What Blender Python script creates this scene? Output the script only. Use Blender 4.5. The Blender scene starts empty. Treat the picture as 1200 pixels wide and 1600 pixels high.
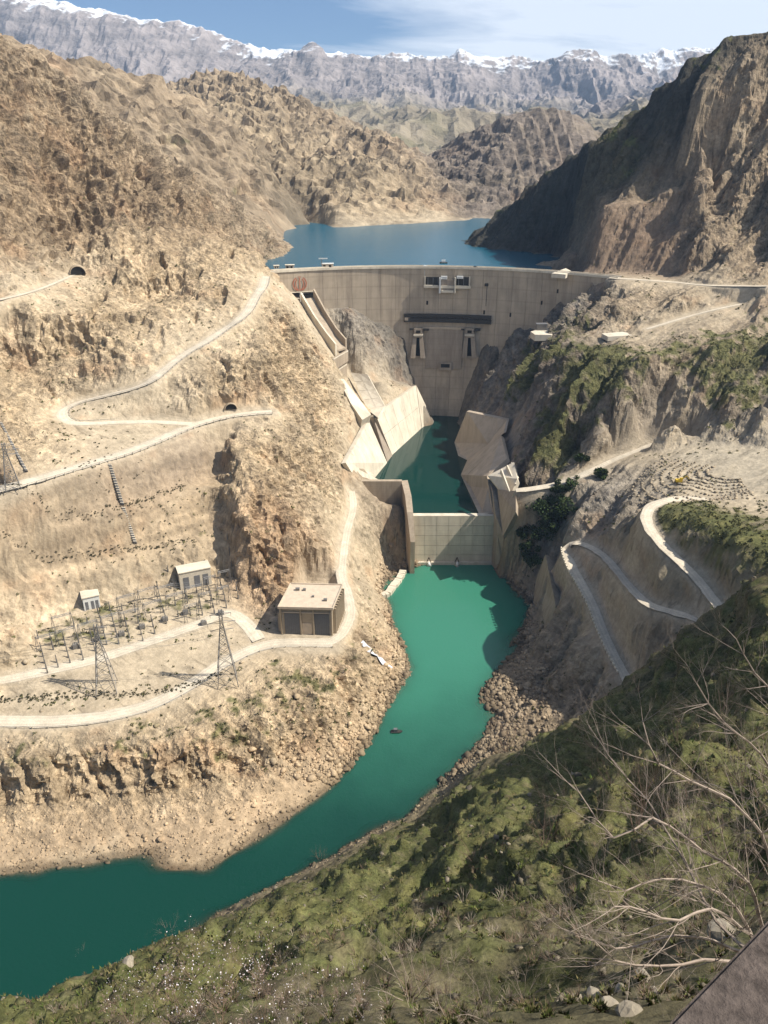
import bpy, bmesh, math, random
import numpy as np
from mathutils import Vector, Matrix, geometry

random.seed(7)
RNG = np.random.default_rng(7)
S = bpy.context.scene
C = S.collection

# ------------------------------------------------------------------ camera, sky, sun, exposure
F_PX, CX, CY = 1200.0, 600.0, 800.0          # focal length and centre of the 1200 x 1600 photograph
CAM_Z = 314.0                                # metres above the river
PITCH = math.radians(25.4)
cam = bpy.data.cameras.new('camera')
camo = bpy.data.objects.new('camera', cam)
C.objects.link(camo)
S.camera = camo
camo.location = (0, 0, CAM_Z)
camo.rotation_euler = (math.radians(90) - PITCH, 0, 0)
cam.sensor_fit = 'VERTICAL'
cam.sensor_height = 24.0
cam.lens = 24.0 * F_PX / 1600.0
cam.clip_start = 0.1
cam.clip_end = 40000

SUN_AZ, SUN_EL = math.radians(-7), math.radians(49)     # azimuth measured from +X towards +Y
sun_dir = Vector((math.cos(SUN_EL) * math.cos(SUN_AZ), math.cos(SUN_EL) * math.sin(SUN_AZ), math.sin(SUN_EL)))
sl = bpy.data.lights.new('sun', 'SUN')
sl.energy = 5.0
sl.angle = math.radians(0.53)
sl.color = (1.0, 0.94, 0.83)
so = bpy.data.objects.new('sun', sl)
C.objects.link(so)
so.rotation_euler = sun_dir.to_track_quat('Z', 'Y').to_euler()

world = bpy.data.worlds.new('World')
S.world = world
world.use_nodes = True
wt = world.node_tree
for n in list(wt.nodes):
    wt.nodes.remove(n)
wo = wt.nodes.new('ShaderNodeOutputWorld')
bg = wt.nodes.new('ShaderNodeBackground')
bg.inputs['Strength'].default_value = 0.082
sky = wt.nodes.new('ShaderNodeTexSky')
sky.sky_type = 'NISHITA'
sky.sun_disc = False
sky.sun_elevation = SUN_EL
sky.sun_rotation = math.pi / 2 - SUN_AZ
sky.altitude = 2500
sky.air_density = 1.0
sky.dust_density = 0.15
sky.ozone_density = 5.0
# thin cirrus veil, laid out by direction on a flat cloud layer far above
tc = wt.nodes.new('ShaderNodeTexCoord')
sep = wt.nodes.new('ShaderNodeSeparateXYZ')
wt.links.new(tc.outputs['Generated'], sep.inputs[0])
def wmath(op, a, b=None, clamp=False):
    n = wt.nodes.new('ShaderNodeMath'); n.operation = op; n.use_clamp = clamp
    for i, v in enumerate((a, b)):
        if v is None: continue
        if isinstance(v, (int, float)): n.inputs[i].default_value = v
        else: wt.links.new(v, n.inputs[i])
    return n.outputs[0]
zc = wmath('ADD', wmath('MAXIMUM', sep.outputs[2], 0.0), 0.10)
u = wmath('DIVIDE', sep.outputs[0], zc)
v = wmath('DIVIDE', sep.outputs[1], zc)
comb = wt.nodes.new('ShaderNodeCombineXYZ')
wt.links.new(wmath('MULTIPLY', wmath('ADD', u, wmath('MULTIPLY', v, 0.5)), 0.38), comb.inputs[0])
wt.links.new(wmath('MULTIPLY', wmath('SUBTRACT', v, wmath('MULTIPLY', u, 0.5)), 1.0), comb.inputs[1])
cn = wt.nodes.new('ShaderNodeTexNoise')
cn.inputs['Scale'].default_value = 1.1
cn.inputs['Detail'].default_value = 6
cn.inputs['Roughness'].default_value = 0.62
cn.inputs['Distortion'].default_value = 0.5
wt.links.new(comb.outputs[0], cn.inputs['Vector'])
# more cloud towards the east (+X), clear towards the west
bias = wmath('MULTIPLY', wmath('SUBTRACT', u, -0.35), 0.42)
bias = wmath('MINIMUM', wmath('MAXIMUM', bias, -0.10), 0.42)
cf = wmath('MULTIPLY', wmath('SUBTRACT', wmath('ADD', cn.outputs[0], bias), 0.55), 3.0, True)
cf = wmath('MULTIPLY', cf, 0.8)
mix = wt.nodes.new('ShaderNodeMixRGB')
wt.links.new(cf, mix.inputs[0])
wt.links.new(sky.outputs[0], mix.inputs[1])
mix.inputs[2].default_value = (11.0, 11.5, 12.2, 1)
wt.links.new(mix.outputs[0], bg.inputs[0])
wt.links.new(bg.outputs[0], wo.inputs[0])

S.view_settings.view_transform = 'Standard'
S.view_settings.look = 'None'
S.view_settings.exposure = 0.36
S.view_settings.gamma = 1.0
S.view_settings.use_curve_mapping = False
S.render.engine = 'CYCLES'
S.cycles.use_denoising = True
S.cycles.max_bounces = 5
S.cycles.diffuse_bounces = 1
S.cycles.glossy_bounces = 2
S.cycles.transparent_max_bounces = 12
S.cycles.volume_bounces = 0
S.cycles.caustics_reflective = False
S.cycles.caustics_refractive = False

# ------------------------------------------------------------------ helpers
SP, CP = math.sin(PITCH), math.cos(PITCH)
def ray(px, py):
    dx, dy = (px - CX) / F_PX, (CY - py) / F_PX
    return dx, CP + dy * SP, -SP + dy * CP
def P(px, py, z=None, Y=None, t=None):
    """World point seen at a photograph pixel, at height z, or at distance Y north of the camera, or at depth t."""
    x, y, w = ray(px, py)
    if z is not None: t = (z - CAM_Z) / w
    elif Y is not None: t = Y / y
    return (x * t, y * t, CAM_Z + w * t)

def tag(o, label=None, cat=None, group=None, kind=None):
    if label: o['label'] = label
    if cat: o['category'] = cat
    if group: o['group'] = group
    if kind: o['kind'] = kind
    return o
def empty(name, loc=(0, 0, 0), label=None, cat=None, group=None):
    o = bpy.data.objects.new(name, None)
    C.objects.link(o)
    o.location = loc
    o.empty_display_size = 0.5
    return tag(o, label, cat, group)

class MB:
    """Collects shapes into one mesh."""
    def __init__(s): s.v, s.f, s.m = [], [], []
    def add(s, vs, fs, m=0):
        b = len(s.v); s.v += [tuple(p) for p in vs]; s.f += [tuple(b + i for i in f) for f in fs]; s.m += [m] * len(fs)
    def box(s, c, size, rz=0, m=0):
        cx, cy, cz = c; a, b, d = size[0] / 2, size[1] / 2, size[2] / 2
        ca, sa = math.cos(rz), math.sin(rz)
        vs = [(cx + x * ca - y * sa, cy + x * sa + y * ca, cz + z) for x in (-a, a) for y in (-b, b) for z in (-d, d)]
        s.add(vs, [(0, 1, 3, 2), (4, 6, 7, 5), (0, 4, 5, 1), (2, 3, 7, 6), (0, 2, 6, 4), (1, 5, 7, 3)], m)
    def prism(s, poly, z0, z1, m=0):
        """poly: (x, y) list; z0 and z1 numbers or lists per vertex."""
        n = len(poly)
        z0 = z0 if hasattr(z0, '__len__') else [z0] * n
        z1 = z1 if hasattr(z1, '__len__') else [z1] * n
        vs = [(p[0], p[1], z0[i]) for i, p in enumerate(poly)] + [(p[0], p[1], z1[i]) for i, p in enumerate(poly)]
        s.add(vs, [tuple(range(n))[::-1], tuple(range(n, 2 * n))] + [(i, (i + 1) % n, n + (i + 1) % n, n + i) for i in range(n)], m)
    def solid(s, pts, off, m=0):
        """polygon pts (3D) thickened by the vector off."""
        n = len(pts)
        vs = [tuple(p) for p in pts] + [(p[0] + off[0], p[1] + off[1], p[2] + off[2]) for p in pts]
        s.add(vs, [tuple(range(n)), tuple(range(n, 2 * n))[::-1]] + [(i, n + i, n + (i + 1) % n, (i + 1) % n) for i in range(n)], m)
    def bar(s, a, b, r, n=4, r2=None, m=0, cap=True):
        a, b = Vector(a), Vector(b); d = b - a
        if d.length < 1e-6: return
        q = d.to_track_quat('Z', 'Y'); r2 = r if r2 is None else r2
        vs = []
        for c, rr in ((a, r), (b, r2)):
            for k in range(n):
                an = 2 * math.pi * (k + .5) / n
                vs.append(c + q @ Vector((rr * math.cos(an), rr * math.sin(an), 0)))
        s.add(vs, [(k, (k + 1) % n, n + (k + 1) % n, n + k) for k in range(n)] + ([tuple(range(n))[::-1], tuple(range(n, 2 * n))] if cap else []), m)
    def build(s, name, mat, parent=None, smooth=False):
        me = bpy.data.meshes.new(name)
        me.from_pydata(s.v, [], s.f)
        mats = mat if isinstance(mat, (list, tuple)) else [mat]
        for q in mats: me.materials.append(q)
        if len(mats) > 1: me.polygons.foreach_set('material_index', s.m)
        bm = bmesh.new(); bm.from_mesh(me)
        bmesh.ops.recalc_face_normals(bm, faces=bm.faces)
        bm.to_mesh(me); bm.free()
        if smooth: me.polygons.foreach_set('use_smooth', [True] * len(me.polygons))
        o = bpy.data.objects.new(name, me)
        C.objects.link(o)
        if parent: 
            o.parent = parent
            o.matrix_parent_inverse = Matrix.Translation(parent.location).inverted()
        return o

# numpy gradient noise -------------------------------------------------
_perm = np.random.default_rng(3).permutation(256).astype(np.int32)
_perm = np.concatenate([_perm, _perm, _perm[:2]])
_g = np.random.default_rng(4).normal(size=(256, 3)).astype(np.float32)
_g /= np.linalg.norm(_g, axis=1, keepdims=True)
def noise3(x, y, z):
    x = x.astype(np.float32); y = y.astype(np.float32); z = z.astype(np.float32)
    xf, yf, zf = np.floor(x), np.floor(y), np.floor(z)
    xi, yi, zi = xf.astype(np.int32) & 255, yf.astype(np.int32) & 255, zf.astype(np.int32) & 255
    x = x - xf; y = y - yf; z = z - zf
    u, v, w = x * x * x * (x * (x * 6 - 15) + 10), y * y * y * (y * (y * 6 - 15) + 10), z * z * z * (z * (z * 6 - 15) + 10)
    out = []
    for a in (0, 1):
        pa = _perm[xi + a]
        for b in (0, 1):
            pb = _perm[(pa + yi + b) & 511 if False else pa + yi + b]
            for c in (0, 1):
                g = _g[_perm[(pb + zi + c)] & 255]
                out.append(g[..., 0] * (x - a) + g[..., 1] * (y - b) + g[..., 2] * (z - c))
    n = out
    l = lambda p, q, t: p + (q - p) * t
    return l(l(l(n[0], n[1], w), l(n[2], n[3], w), v), l(l(n[4], n[5], w), l(n[6], n[7], w), v), u) * 1.6
def fbm(p, scale, octs=4, gain=.5, off=0.0):
    x, y, z = p[0] / scale + off, p[1] / scale + off * 1.7, p[2] / scale - off * .6
    a, s, o = 1.0, 0.0, 0.0
    for i in range(octs):
        o = o + a * noise3(x, y, z); s += a
        x, y, z = x * 2.03 + 11.3, y * 2.03 + 5.1, z * 2.03 + 7.7
        a *= gain
    return o / s
def ridged(p, scale, octs=4, gain=.5, off=0.0):
    x, y, z = p[0] / scale + off, p[1] / scale + off * 1.7, p[2] / scale - off * .6
    a, s, o = 1.0, 0.0, 0.0
    for i in range(octs):
        r = 1 - np.abs(noise3(x, y, z)) * 1.8
        o = o + a * r; s += a
        x, y, z = x * 2.1 + 3.3, y * 2.1 + 8.1, z * 2.1 + 1.7
        a *= gain
    return o / s        # about -0.2 .. 1, mean about .5
def sstep(a, b, x):
    t = np.clip((x - a) / (b - a), 0, 1)
    return t * t * (3 - 2 * t)

# ------------------------------------------------------------------ terrain control points
# every point: x, y, z, roughness, colour r g b, grass
TAN = (.455, .345, .22); PALE = (.44, .36, .255); BEACH = (.42, .31, .20); BROWN = (.23, .165, .115)
GREY = (.235, .205, .17); DARK = (.060, .056, .046); OCHRE = (.41, .275, .165); DUN = (.305, .235, .16)  # DARK: water beds, and the painted shade on the right mountain's left face
OLIVE = (.135, .116, .064); RUST = (.34, .20, .12)
PTS = []
def feat(pts, a=1.0, c=TAN, g=0.0, closed=False, dens=6.0):
    """pts: world points. The line between them is filled in, so that it stays a crease."""
    q = [np.array(p, float) for p in pts]
    if closed: q.append(q[0])
    for i in range(len(q)):
        PTS.append((*q[i], a, *c, g))
        if i + 1 < len(q) and dens:
            d = np.linalg.norm((q[i + 1] - q[i])[:2]); n = int(d / dens)
            n = min(n, 60)
            for k in range(1, n):
                PTS.append((*(q[i] + (q[i + 1] - q[i]) * k / n), a, *c, g))
def spot(pts, a=1.0, c=TAN, g=0.0):
    feat(pts, a, c, g, dens=0)
def PP(lst, z):
    return [P(a[0], a[1], z=z) for a in lst]
def PZ(lst):
    return [P(a[0], a[1], z=a[2]) for a in lst]
def PY(lst):
    return [P(a[0], a[1], Y=a[2]) for a in lst]

# --- river banks, left
SH_L = PP([(-260, 1425), (-150, 1395), (0, 1370), (60, 1362), (130, 1352), (200, 1338), (245, 1328), (238, 1348), (248, 1362), (290, 1366), (335, 1358),
           (380, 1330), (430, 1295), (480, 1262), (515, 1232), (545, 1200), (570, 1165), (590, 1130), (600, 1095), (618, 1070),
           (630, 1045), (628, 1015), (612, 985), (603, 965), (597, 938), (588, 925), (590, 905), (602, 890), (634, 888)], 0)
feat(SH_L, .12, BEACH, 0, dens=4)
feat(PP([(-260, 1520), (-100, 1490), (0, 1460), (200, 1420), (400, 1358), (520, 1290), (620, 1200), (680, 1100), (705, 1000), (715, 920), (715, 886)], -9), 0, OLIVE)
spot([(80, 562, -8), (70, 556, -8), (85, 556, -6), (60, 562, -8), (88, 564, -2)], 0, OLIVE)
spot(PZ([(100, 1395, -7), (200, 1385, -6), (250, 1405, -7), (320, 1402, -7), (380, 1382, -7), (450, 1340, -6), (0, 1410, -7), (-100, 1440, -7), (520, 1300, -7), (600, 1260, -7), (290, 1420, -8), (360, 1405, -8), (440, 1368, -8), (220, 1450, -8), (150, 1470, -9)]), 0, OLIVE)
feat(PZ([(290, 1378, -1.4), (345, 1370, -1.3), (395, 1345, -1.5), (455, 1300, -1.8)]), 0, DUN)
feat(PZ([(640, 1085, -1.5), (655, 1055, -1.2), (648, 1030, -1.6)]), .4, DUN)
feat(PZ([(-150, 1330, 4), (0, 1312, 3.5), (100, 1305, 3.5), (200, 1295, 3.5), (300, 1300, 4), (390, 1268, 4), (470, 1222, 4), (530, 1175, 4.5), (565, 1120, 6)]), .2, BEACH)
feat(PZ([(-150, 1270, 8), (0, 1252, 8), (60, 1256, 8), (150, 1240, 8), (230, 1238, 8), (330, 1225, 9), (420, 1200, 10), (500, 1150, 10), (555, 1095, 12), (590, 1050, 10)]), 1.0, TAN, .15)
feat(PZ([(-150, 1200, 26), (0, 1186, 26), (100, 1182, 26), (200, 1176, 26), (300, 1160, 26), (380, 1128, 26), (440, 1098, 26), (505, 1065, 26), (548, 1035, 26), (572, 1000, 24), (585, 965, 18)]), 1.0, TAN, .55)
spot(PZ([(0, 1100, 33), (60, 1100, 33), (330, 1060, 33), (300, 1085, 32)]), .12, PALE)
spot(PZ([(0, 1158, 30), (200, 1148, 30), (330, 1100, 30), (430, 1045, 30), (540, 1015, 30)]), .5, TAN, .6)
ROAD_A = PZ([(-160, 1128, 32), (0, 1127, 32), (80, 1127, 32), (160, 1120, 32), (235, 1101, 32), (300, 1068, 32), (360, 1030, 32), (425, 1006, 32), (520, 1004, 32)])
feat(ROAD_A, .1, PALE)
spot(PZ([(0, 1095, 32.5), (150, 1085, 32.5), (250, 1060, 33), (320, 1020, 33), (0, 1065, 36), (150, 1045, 37), (250, 1010, 37.5), (330, 985, 38), (400, 975, 33)]), .08, PALE, .1)
spot(PZ([(60, 1010, 41), (150, 985, 42), (250, 960, 42), (330, 935, 42.5)]), .12, PALE, .5)
feat(PZ([(-160, 1040, 44), (-60, 1010, 44), (0, 992, 44), (60, 975, 44), (130, 955, 44), (200, 940, 44), (270, 920, 44), (330, 905, 44), (366, 899, 44)]), .35, PALE, .35)
# excavated cliff behind the switchyard, in three tiers
feat(PZ([(-160, 955, 67), (0, 908, 67), (60, 901, 67), (150, 884, 67), (210, 872, 67), (300, 853, 67), (355, 838, 67)]), .14, TAN)
feat(PZ([(-160, 943, 67.5), (0, 896, 67.5), (60, 889, 67.5), (150, 872, 67.5), (210, 861, 67.5), (300, 843, 67.5), (355, 829, 67.5)]), .2, DUN, .35)
feat(PZ([(-160, 874, 92), (0, 833, 92), (60, 832, 92), (110, 824, 92), (200, 800, 92), (290, 770, 92), (350, 745, 92)]), .16, TAN)
feat(PZ([(-160, 863, 92.5), (0, 823, 92.5), (60, 822, 92.5), (110, 814, 92.5), (200, 790, 92.5), (290, 760, 92.5), (350, 736, 92.5)]), .15, BROWN, .2)
feat(PZ([(-160, 818, 121), (0, 776, 121.5), (130, 737, 121.8), (250, 695, 122), (300, 680, 122)]), .15, (.30, .245, .185))
ROAD_B = PZ([(-160, 800, 122), (0, 764, 122), (60, 748, 122), (130, 727, 122), (200, 706, 122), (255, 684, 123), (300, 665, 124), (350, 651, 124.5), (395, 645, 125), (425, 643, 125)])
feat(ROAD_B, .1, PALE)
spot(PZ([(10, 1002, 53), (-40, 1010, 60)]), 1, TAN)
feat(PZ([(0, 1042, 40), (24, 1036, 40)]), .3, PALE)
feat(PZ([(-60, 1000, 66), (0, 968, 62), (14, 975, 58)]), .8, TAN)
# rock promontory between the cliff and the dam's tail works
feat(PZ([(380, 912, 45), (382, 890, 56), (380, 862, 68), (378, 838, 79), (376, 815, 86), (384, 798, 91)]), .8, OCHRE)
spot(PZ([(410, 950, 36), (412, 905, 52), (405, 862, 66), (412, 825, 78), (440, 805, 84), (470, 825, 77), (500, 850, 64), (515, 885, 50), (450, 872, 60), (480, 895, 48), (445, 915, 44)]), 1, OCHRE, .25)
spot(PZ([(360, 765, 97), (400, 742, 104), (450, 732, 98), (500, 742, 84), (528, 770, 68), (365, 705, 114), (440, 690, 112), (500, 700, 96), (530, 692, 90), (350, 690, 117)]), 1, TAN)
ROAD_E = PZ([(548, 768, 60), (550, 795, 55), (541, 828, 49), (535, 868, 43), (533, 900, 39), (543, 930, 36), (547, 962, 33), (532, 992, 32), (515, 1003, 32)])
feat(ROAD_E, .15, PALE)
spot(PZ([(565, 800, 46), (580, 815, 38), (600, 830, 26), (570, 850, 34), (590, 860, 20), (560, 900, 28), (575, 920, 14), (565, 950, 26), (585, 960, 12), (580, 890, 14), (605, 860, 10)]), .8, PALE, .1)
feat(PZ([(556, 782, 56), (630, 785, 48)]), .2, BROWN)
# benches to the crest
ROAD_U = PZ([(300, 662, 124), (250, 659, 126), (200, 659, 128), (150, 661, 130), (115, 661, 132), (98, 652, 134), (100, 640, 136), (125, 628, 139), (165, 618, 143), (210, 606, 148),
             (240, 592, 153), (262, 573, 158), (290, 552, 164), (320, 535, 169), (348, 516, 174), (372, 500, 180), (388, 484, 185), (398, 465, 191), (410, 448, 197), (414, 432, 200)])
feat(ROAD_U, .15, PALE)
spot(PZ([(0, 735, 127), (40, 700, 131), (0, 680, 136), (60, 660, 138), (30, 640, 142), (-100, 700, 140), (-150, 640, 160)]), .8, TAN)
spot(PZ([(60, 610, 148), (0, 590, 154), (90, 560, 162), (0, 540, 172), (150, 555, 166), (200, 540, 172), (80, 500, 190), (160, 500, 186)]), 1, TAN)
feat(PZ([(-100, 488, 204), (0, 468, 206), (60, 452, 207), (120, 428, 209)]), .15, PALE)
spot(PZ([(180, 455, 198), (240, 470, 187), (240, 430, 207), (300, 430, 206), (200, 400, 222), (150, 470, 193)]), 1, TAN)
spot(PY([(350, 425, 745), (395, 402, 790), (330, 470, 690), (370, 455, 712), (413, 412, 830)]), .8, TAN)
spot(PY([(150, 330, 800), (250, 350, 820), (300, 330, 870), (60, 250, 790), (0, 250, 750), (0, 150, 805), (100, 200, 845), (0, 380, 690), (90, 380, 755), (200, 260, 860), (340, 370, 860),
         (-150, 300, 720), (-150, 450, 600), (-150, 120, 800)]), 1, (.30, .22, .14), .05)
feat(PY([(-200, -60, 820), (-100, -10, 840), (0, 40, 860), (60, 85, 875), (110, 125, 885), (160, 170, 897), (220, 215, 915), (300, 275, 945), (350, 312, 985), (400, 348, 1035), (430, 372, 1080)]), 1, DUN)
feat(PP([(455, 386), (440, 400), (418, 406)], 190), .5, DUN)
spot([(-300, 1000, 300), (-260, 1100, 220), (-420, 900, 420), (-350, 1150, 240), (-500, 700, 380), (-600, 1000, 400), (-700, 600, 400), (-600, 300, 250), (-420, 330, 60), (-500, 200, 40), (-700, -20, 60), (-300, -20, -5), (-400, 150, -5),
      (-260, 120, -6), (-200, 60, 60), (-200, -20, 120)], 1, DUN)
# left wall of the gorge
spot(PZ([(440, 468, 186), (450, 500, 172), (450, 550, 150), (400, 560, 158), (400, 600, 142), (345, 600, 145), (500, 600, 120), (480, 650, 112), (530, 650, 98), (430, 520, 165), (480, 540, 150), (420, 475, 184),
         (370, 560, 160), (320, 590, 152), (350, 625, 136), (370, 625, 136), (512, 560, 134)]), 1, TAN)
feat(PZ([(435, 455, 190), (448, 482, 176), (470, 500, 166), (495, 540, 148), (515, 575, 128), (535, 600, 114), (548, 640, 100), (538, 700, 88), (540, 724, 80), (545, 745, 70)]), .3, PALE)
# rock spur between the chute and the dam
feat(PY([(515, 480, 818), (550, 477, 818), (570, 497, 820), (590, 520, 821), (610, 538, 821), (614, 565, 820), (618, 592, 818), (640, 600, 812)]), .5, GREY)
spot(PZ([(545, 520, 140), (570, 550, 126), (590, 580, 110), (600, 610, 98), (565, 560, 118)]), .7, GREY, .1)
# chute bed and slab footing
CHUTE = [P(468, 468, Y=800), P(500, 515, z=143), P(530, 552, z=119), P(560, 590, z=98), P(578, 635, z=80)]
feat(CHUTE, 0, PALE)
feat(PZ([(545, 582, 101), (566, 632, 84)]), 0, PALE)
feat(PZ([(577, 586, 101), (606, 634, 82)]), 0, PALE)
L1 = [P(583, 650, z=85), P(650, 602, z=85), P(659, 669, z=42), P(612, 712, z=42)]
L2 = [P(540, 723, z=83), P(566, 656, z=85), P(582, 656, z=82), P(605, 723, z=42), P(593, 750, z=42), P(557, 750, z=63)]
def drop(p, dx=0, dy=0, dz=0): return (p[0] + dx, p[1] + dy, p[2] + dz)
feat([drop(p, -3, 0, -1) for p in (L1[0], L1[1])], 0, PALE)
feat([drop(p, -5, 0, -3) for p in (L1[3], L1[2])], 0, PALE)
feat([drop(p, -3, 0, -2) for p in (L2[0], L2[1], L2[2])], 0, PALE)
feat([drop(p, -5, 0, -3) for p in (L2[3], L2[4])], 0, PALE)
feat([(L1[1][0] + 1, L1[1][1] + 4, 80), (56, 812, 40)], 0, GREY)
# pool bed
feat([(30, 590, 26), (35, 640, 26), (42, 700, 26), (55, 760, 26), (66, 812, 26)], 0, DARK)
feat([(60, 590, 26), (58, 640, 26), (62, 700, 26), (66, 760, 26), (72, 812, 26)], 0, DARK)
feat([(0, 612, 30), (14, 599, 30)], 0, DARK)
# gorge under the dam
feat([(40, 826, 40), (60, 828, 30), (78, 826, 30), (90, 816, 45)], .2, GREY)
# right wall
R_UP = PY([(729, 650, 790), (770, 580, 808), (800, 550, 802), (830, 522, 796), (880, 497, 784), (950, 447, 768)])
feat(R_UP, .9, GREY, .3)
R1 = [P(729, 643, z=80), P(792, 656, z=84), P(787, 677, z=80), P(730, 719, z=42), P(716, 712, z=42), P(710, 691, z=42)]
R2 = [P(783, 680, z=80), P(792, 717, z=76), P(761, 744, z=68), P(771, 802, z=44), P(748, 802, z=42), P(720, 742, z=42), P(730, 719, z=42)]
feat([drop(R1[0], 4, 0, -4), drop(R1[1], 4, 0, -4), drop(R1[2], 4, 0, -4), drop(R2[1], 4, 0, -4), drop(R2[2], 5, 0, -4)], 0, GREY)
feat([drop(R1[5], 7, 0, -8), drop(R1[4], 7, 0, -8), drop(R1[3], 7, 0, -8), drop(R2[5], 7, 0, -8), drop(R2[4], 7, 0, -8)], 0, GREY)
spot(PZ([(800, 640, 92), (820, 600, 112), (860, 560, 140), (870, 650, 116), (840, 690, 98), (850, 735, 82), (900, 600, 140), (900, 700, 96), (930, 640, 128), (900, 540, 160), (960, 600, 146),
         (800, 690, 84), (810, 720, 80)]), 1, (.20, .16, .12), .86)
ROAD_C = PZ([(806, 766, 74), (835, 763, 76), (870, 756, 79), (905, 744, 84), (950, 722, 91), (1000, 701, 99), (1035, 690, 104), (1080, 685, 108)])
feat(ROAD_C, .1, PALE)
spot(PZ([(950, 685, 104), (1000, 672, 110), (1050, 665, 116), (1100, 665, 120), (1200, 655, 128)]), .15, GREY, .35)
spot(PZ([(1000, 600, 150), (1100, 600, 152), (1200, 600, 156), (1050, 640, 132), (1150, 640, 134), (1000, 560, 164), (1100, 540, 170), (1200, 530, 174), (1050, 560, 162)]), .8, (.27, .21, .145), .74)
feat(PZ([(925, 522, 167), (960, 522, 168), (990, 525, 168)]), .2, PALE)
ROAD_F = PZ([(1010, 514, 173), (1040, 505, 177), (1080, 493, 182), (1120, 483, 187), (1200, 466, 194), (1300, 448, 200)])
feat(ROAD_F, .15, PALE)
spot(PZ([(980, 480, 186), (1020, 465, 192), (960, 500, 176), (1080, 465, 195), (1150, 455, 199)]), 1, DUN, .3)
ROAD_G = [P(952, 434, z=200), P(1000, 437, z=200), P(1055, 441, z=200), P(1110, 446, z=202), P(1200, 447, z=206)]
feat(ROAD_G, .1, PALE)
# excavated block over the right abutment
feat([P(885, 408, z=188), P(915, 424, z=199), P(960, 424, z=200), P(1010, 427, z=201), P(1060, 430, z=202)], .2, BROWN)
feat(PY([(945, 322, 850), (1000, 318, 845), (1060, 318, 838), (1110, 315, 830)]), .3, BROWN)
feat(PY([(950, 318, 862), (1000, 312, 862), (1060, 311, 855), (1110, 308, 848)]), .4, DUN, .2)
spot(PY([(900, 385, 880), (920, 350, 866)]), .3, BROWN)
feat(PY([(885, 402, 930), (900, 372, 912), (922, 342, 892), (945, 318, 872)]), .5, DUN)
feat(PY([(893, 372, 930), (915, 340, 908), (940, 312, 886)]), .5, DARK)  # lower edge of the mountain face, darkened in colour to carry its shade
spot(PY([(1100, 370, 775), (1150, 400, 745), (1200, 360, 780), (1200, 410, 735), (1130, 330, 810), (1150, 430, 715)]), 1, DUN, .25)
# right mountain: shade of its left face is put into the dark scrub colour
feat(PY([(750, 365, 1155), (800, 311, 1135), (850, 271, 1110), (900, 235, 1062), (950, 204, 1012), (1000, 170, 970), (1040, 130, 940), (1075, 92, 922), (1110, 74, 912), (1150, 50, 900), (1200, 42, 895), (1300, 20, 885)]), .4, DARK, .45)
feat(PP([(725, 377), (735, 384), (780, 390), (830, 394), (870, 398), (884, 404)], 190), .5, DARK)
feat(PY([(1180, 82, 876), (1140, 110, 868), (1102, 135, 858), (1106, 200, 842), (1100, 240, 832), (1075, 270, 838), (1035, 298, 850)]), .6, DUN, .1)
spot(PY([(1200, 135, 868), (1200, 200, 848), (1160, 250, 832), (1200, 300, 806), (1160, 180, 856), (1120, 280, 830), (1200, 70, 888)]), .8, DUN, .05)
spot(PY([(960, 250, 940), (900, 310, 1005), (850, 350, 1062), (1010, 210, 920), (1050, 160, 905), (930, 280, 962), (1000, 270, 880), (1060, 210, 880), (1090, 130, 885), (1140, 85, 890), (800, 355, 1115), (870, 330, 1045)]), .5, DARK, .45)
feat(PY([(930, 222, 992), (965, 235, 930), (985, 262, 900)]), .8, OLIVE, .7)
spot([(420, 760, 300), (450, 850, 360), (480, 900, 400), (500, 700, 280), (450, 600, 230), (400, 500, 190), (340, 400, 170), (320, 300, 210), (300, 200, 270), (250, 60, 305), (300, -20, 320),
      (600, 950, 420), (650, 700, 330), (650, 400, 260), (650, 100, 330), (500, 1100, 330), (350, 1250, 190), (240, 1300, 185), (600, 1300, 220)], 1, DUN)
# spoil terraces
spot(PZ([(1100, 692, 111), (1200, 700, 117), (1120, 755, 111), (1060, 720, 107), (1070, 755, 109), (1150, 730, 114), (1200, 760, 117), (1260, 720, 122)]), .15, (.42, .36, .27), .05)
feat(PZ([(1030, 705, 103), (1015, 725, 101), (1035, 750, 104), (1060, 768, 108), (1100, 775, 112), (1160, 790, 117), (1230, 810, 122)]), .15, PALE, .1)
spot(PZ([(950, 770, 86), (900, 800, 70), (985, 755, 92), (930, 740, 84), (980, 800, 88), (945, 820, 75), (860, 790, 62), (835, 800, 54)]), .7, GREY, .15)
# switchback road
ROAD_D = [P(1105, 781, z=109.0), P(1075, 779, z=108.0), P(1045, 782, z=108.0), P(1020, 791, z=107.0), P(1011, 806, z=106.0), P(1018, 828, z=104.0), P(1036, 850, z=102.0), P(1062, 875, z=100.0), P(1090, 902, z=97.0), P(1112, 930, z=95.0),
          P(1135, 960, z=93.0), P(1140, 985, z=90.5), P(1118, 985, z=85.0), P(1088, 965, z=82.5), P(1050, 955, z=80.0), P(1015, 943, z=77.0), P(988, 918, z=73.0), P(968, 893, z=69.0), P(945, 868, z=65.5), P(920, 853, z=62.0), P(898, 848, z=59.5),
          P(887, 858, z=54.0), P(895, 885, z=52.0), P(912, 915, z=50.0), P(928, 945, z=47.0), P(942, 980, z=44.0), P(960, 1020, z=41.0), P(982, 1060, z=38.0), P(1000, 1100, z=36.0), (137, 296, 36)]
feat(ROAD_D, .1, PALE)
feat(PZ([(1062, 790, 116), (1085, 800, 118), (1115, 822, 121), (1150, 845, 122), (1200, 866, 125), (1260, 890, 130)]), .4, OLIVE, 1.3)
spot(PZ([(1140, 810, 122), (1200, 830, 125)]), .4, OLIVE, .6)
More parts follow.
